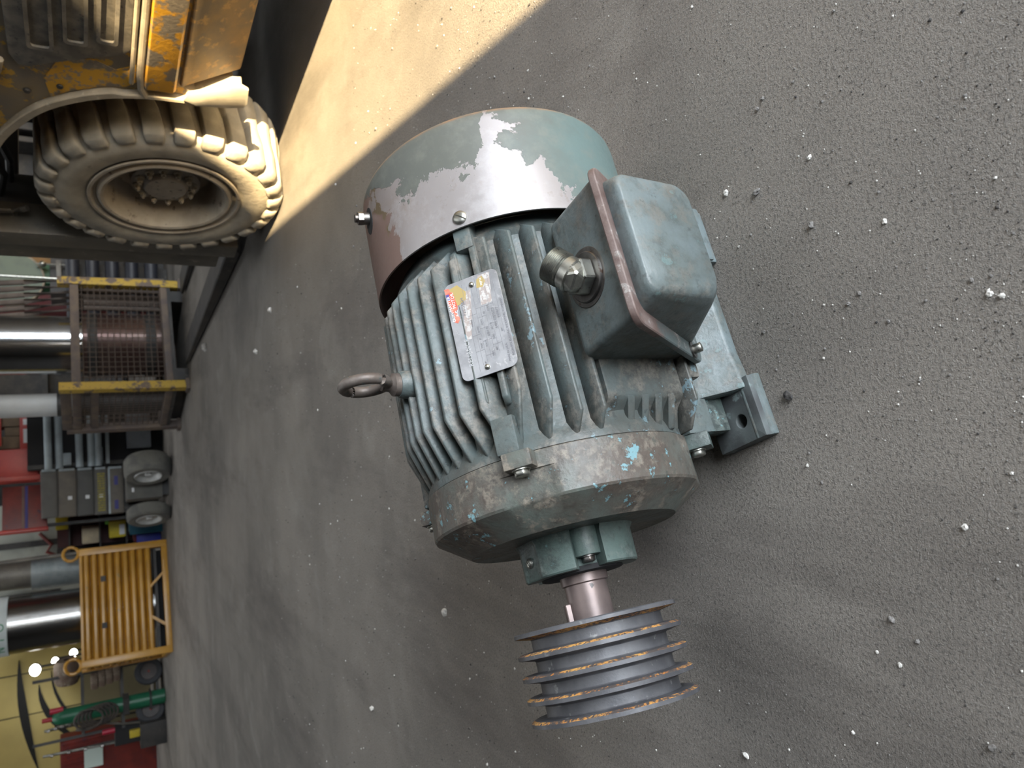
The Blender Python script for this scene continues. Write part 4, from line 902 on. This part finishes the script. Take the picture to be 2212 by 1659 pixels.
def stone(x, y, r, m, label, seed, rz=0):
    o = bpy.data.objects.new('stone', stone_mesh(seed, r)); o.data.materials.append(m); COL.objects.link(o); o.location = (x, y, -.0005); o.rotation_euler = (0, 0, rz)
    return tag(o, label, 'stone')
stone(-0.541, 1.621, 0.01, WST, 'white stone on the concrete to the left of the motor shaft', 3, 0.0)
stone(-0.495, 0.692, 0.0052, WST, 'white stone near the lower edge of the floor, nearest the pulley end', 4, 1.3)
stone(0.245, 0.701, 0.0045, WST, 'oblong white stone lying behind the terminal box by the rear foot', 5, 2.6)
stone(-0.023, 0.609, 0.0075, DST, 'black lump lying in front of the front foot', 6, 3.9)
stone(0.234, 0.65, 0.006, GST, 'flat grey stone beside the oblong white stone', 7, 5.2)
stone(0.162, 0.48, 0.0035, WST, 'roundish pale stone in the empty floor right of the motor', 8, 6.5)
stone(0.07, 0.366, 0.0032, WST, 'pale stone at the very near edge of the floor', 9, 7.8)
stone(0.256, 0.571, 0.0033, WST, 'angular white stone well behind the terminal box', 10, 9.1)
stone(-0.263, 0.484, 0.0042, GST, 'rounded grey pebble in the empty floor before the pulley', 11, 10.4)
stone(-0.359, 0.385, 0.0045, GST, 'tan pebble in the near left corner of the floor', 12, 11.7)
stone(-0.309, 0.476, 0.0027, WST, 'small pale pebble near the rounded grey one', 13, 13.0)
stone(0.073, 0.377, 0.0034, WST, 'whitish chip next to the pale stone at the near edge', 14, 14.3)
stone(0.177, 0.571, 0.0045, GST, 'flat grey flake sunk in the dust right of the rear foot', 15, 15.6)
stone(0.189, 3.716, 0.016, WST, 'white crumb on the floor straight below the mesh stillage', 16, 16.9)
stone(0.358, 3.394, 0.014, WST, 'white crumb on the floor below the forks', 17, 18.2)
stone(0.304, 5.369, 0.03, WST, 'white spill by the foot of the mesh stillage', 18, 19.5)
stone(-0.971, 2.167, 0.01, WST, 'white crumb on the floor far left of the pulley', 19, 20.8)
stone(-0.152, 0.405, 0.0035, WST, 'white crumb with a dark spot on the near floor', 20, 22.1)
GR = [[], [], []]
def blocked(x, y):
    dx, dy = x+.0545, y-.841; a = pi+R(22.412); u, v = dx*cos(a)+dy*sin(a), -dx*sin(a)+dy*cos(a)
    return -.38 < u < .38 and -.2 < v < .2
# small scattered stones, one object each
small = [stone_mesh(100+k, 1) for k in range(4)]; small_g = []
for k, me in enumerate(small):
    me2 = me.copy(); me.materials.append(WST); me2.materials.append(GST); small_g.append(me2)
rnd = random.Random(5); cnt = 0
while cnt < 150:
    y = rnd.uniform(.36, 3.0); x = rnd.uniform(-.62, .62)*(y+.45)*1.0
    if blocked(x, y) or (x > .6 and y > 2.4): continue
    wh = rnd.random() < .45; o = bpy.data.objects.new('stone', (small if wh else small_g)[cnt % 4]); COL.objects.link(o)
    r = rnd.uniform(.0013, .0026)*(1+.25*y); o.scale = (r, r, r); o.location = (x, y, -.0002); o.rotation_euler = (0, 0, rnd.uniform(0, 6))
    tag(o, 'tiny whitish stone chip among the grit on the concrete' if wh else 'tiny grey stone chip among the grit on the concrete', 'stone', 'tiny white chips on the floor' if wh else 'tiny grey chips on the floor'); cnt += 1
b = B(); rnd = random.Random(11); c = 0
while c < 5500:
    y = .33+rnd.random()**1.5*3.2; x = rnd.uniform(-.62, .62)*(y+.5)
    if noise.noise(Vector((x*2.2, y*2.2, 3)))+rnd.uniform(-.5, .5) < -.05 or blocked(x, y) or (x > .5 and y > 2.2): continue
    r = rnd.uniform(.0005, .0013)*(1+.3*y)*(1 if rnd.random() < .93 else 1.8); b.mi = rnd.choices((0, 1, 2), (2, 4, 3))[0]; q = rnd.uniform(0, 6)
    P = [Vector((x+r*cos(q+t)*rnd.uniform(.7, 1.2), y+r*sin(q+t)*rnd.uniform(.7, 1.2), 0)) for t in (0, 1.57, 3.14, 4.71)]; v = b._v(P+[Vector((x, y, r*1.1))])
    for i in range(4): b.face((v[i], v[(i+1) % 4], v[4]))
    c += 1
tag(b.build('grit', [WST, GST, DST], None, 20, recalc=False), kind='stuff', label='fine stony grit strewn over the concrete around the motor', cat='grit')
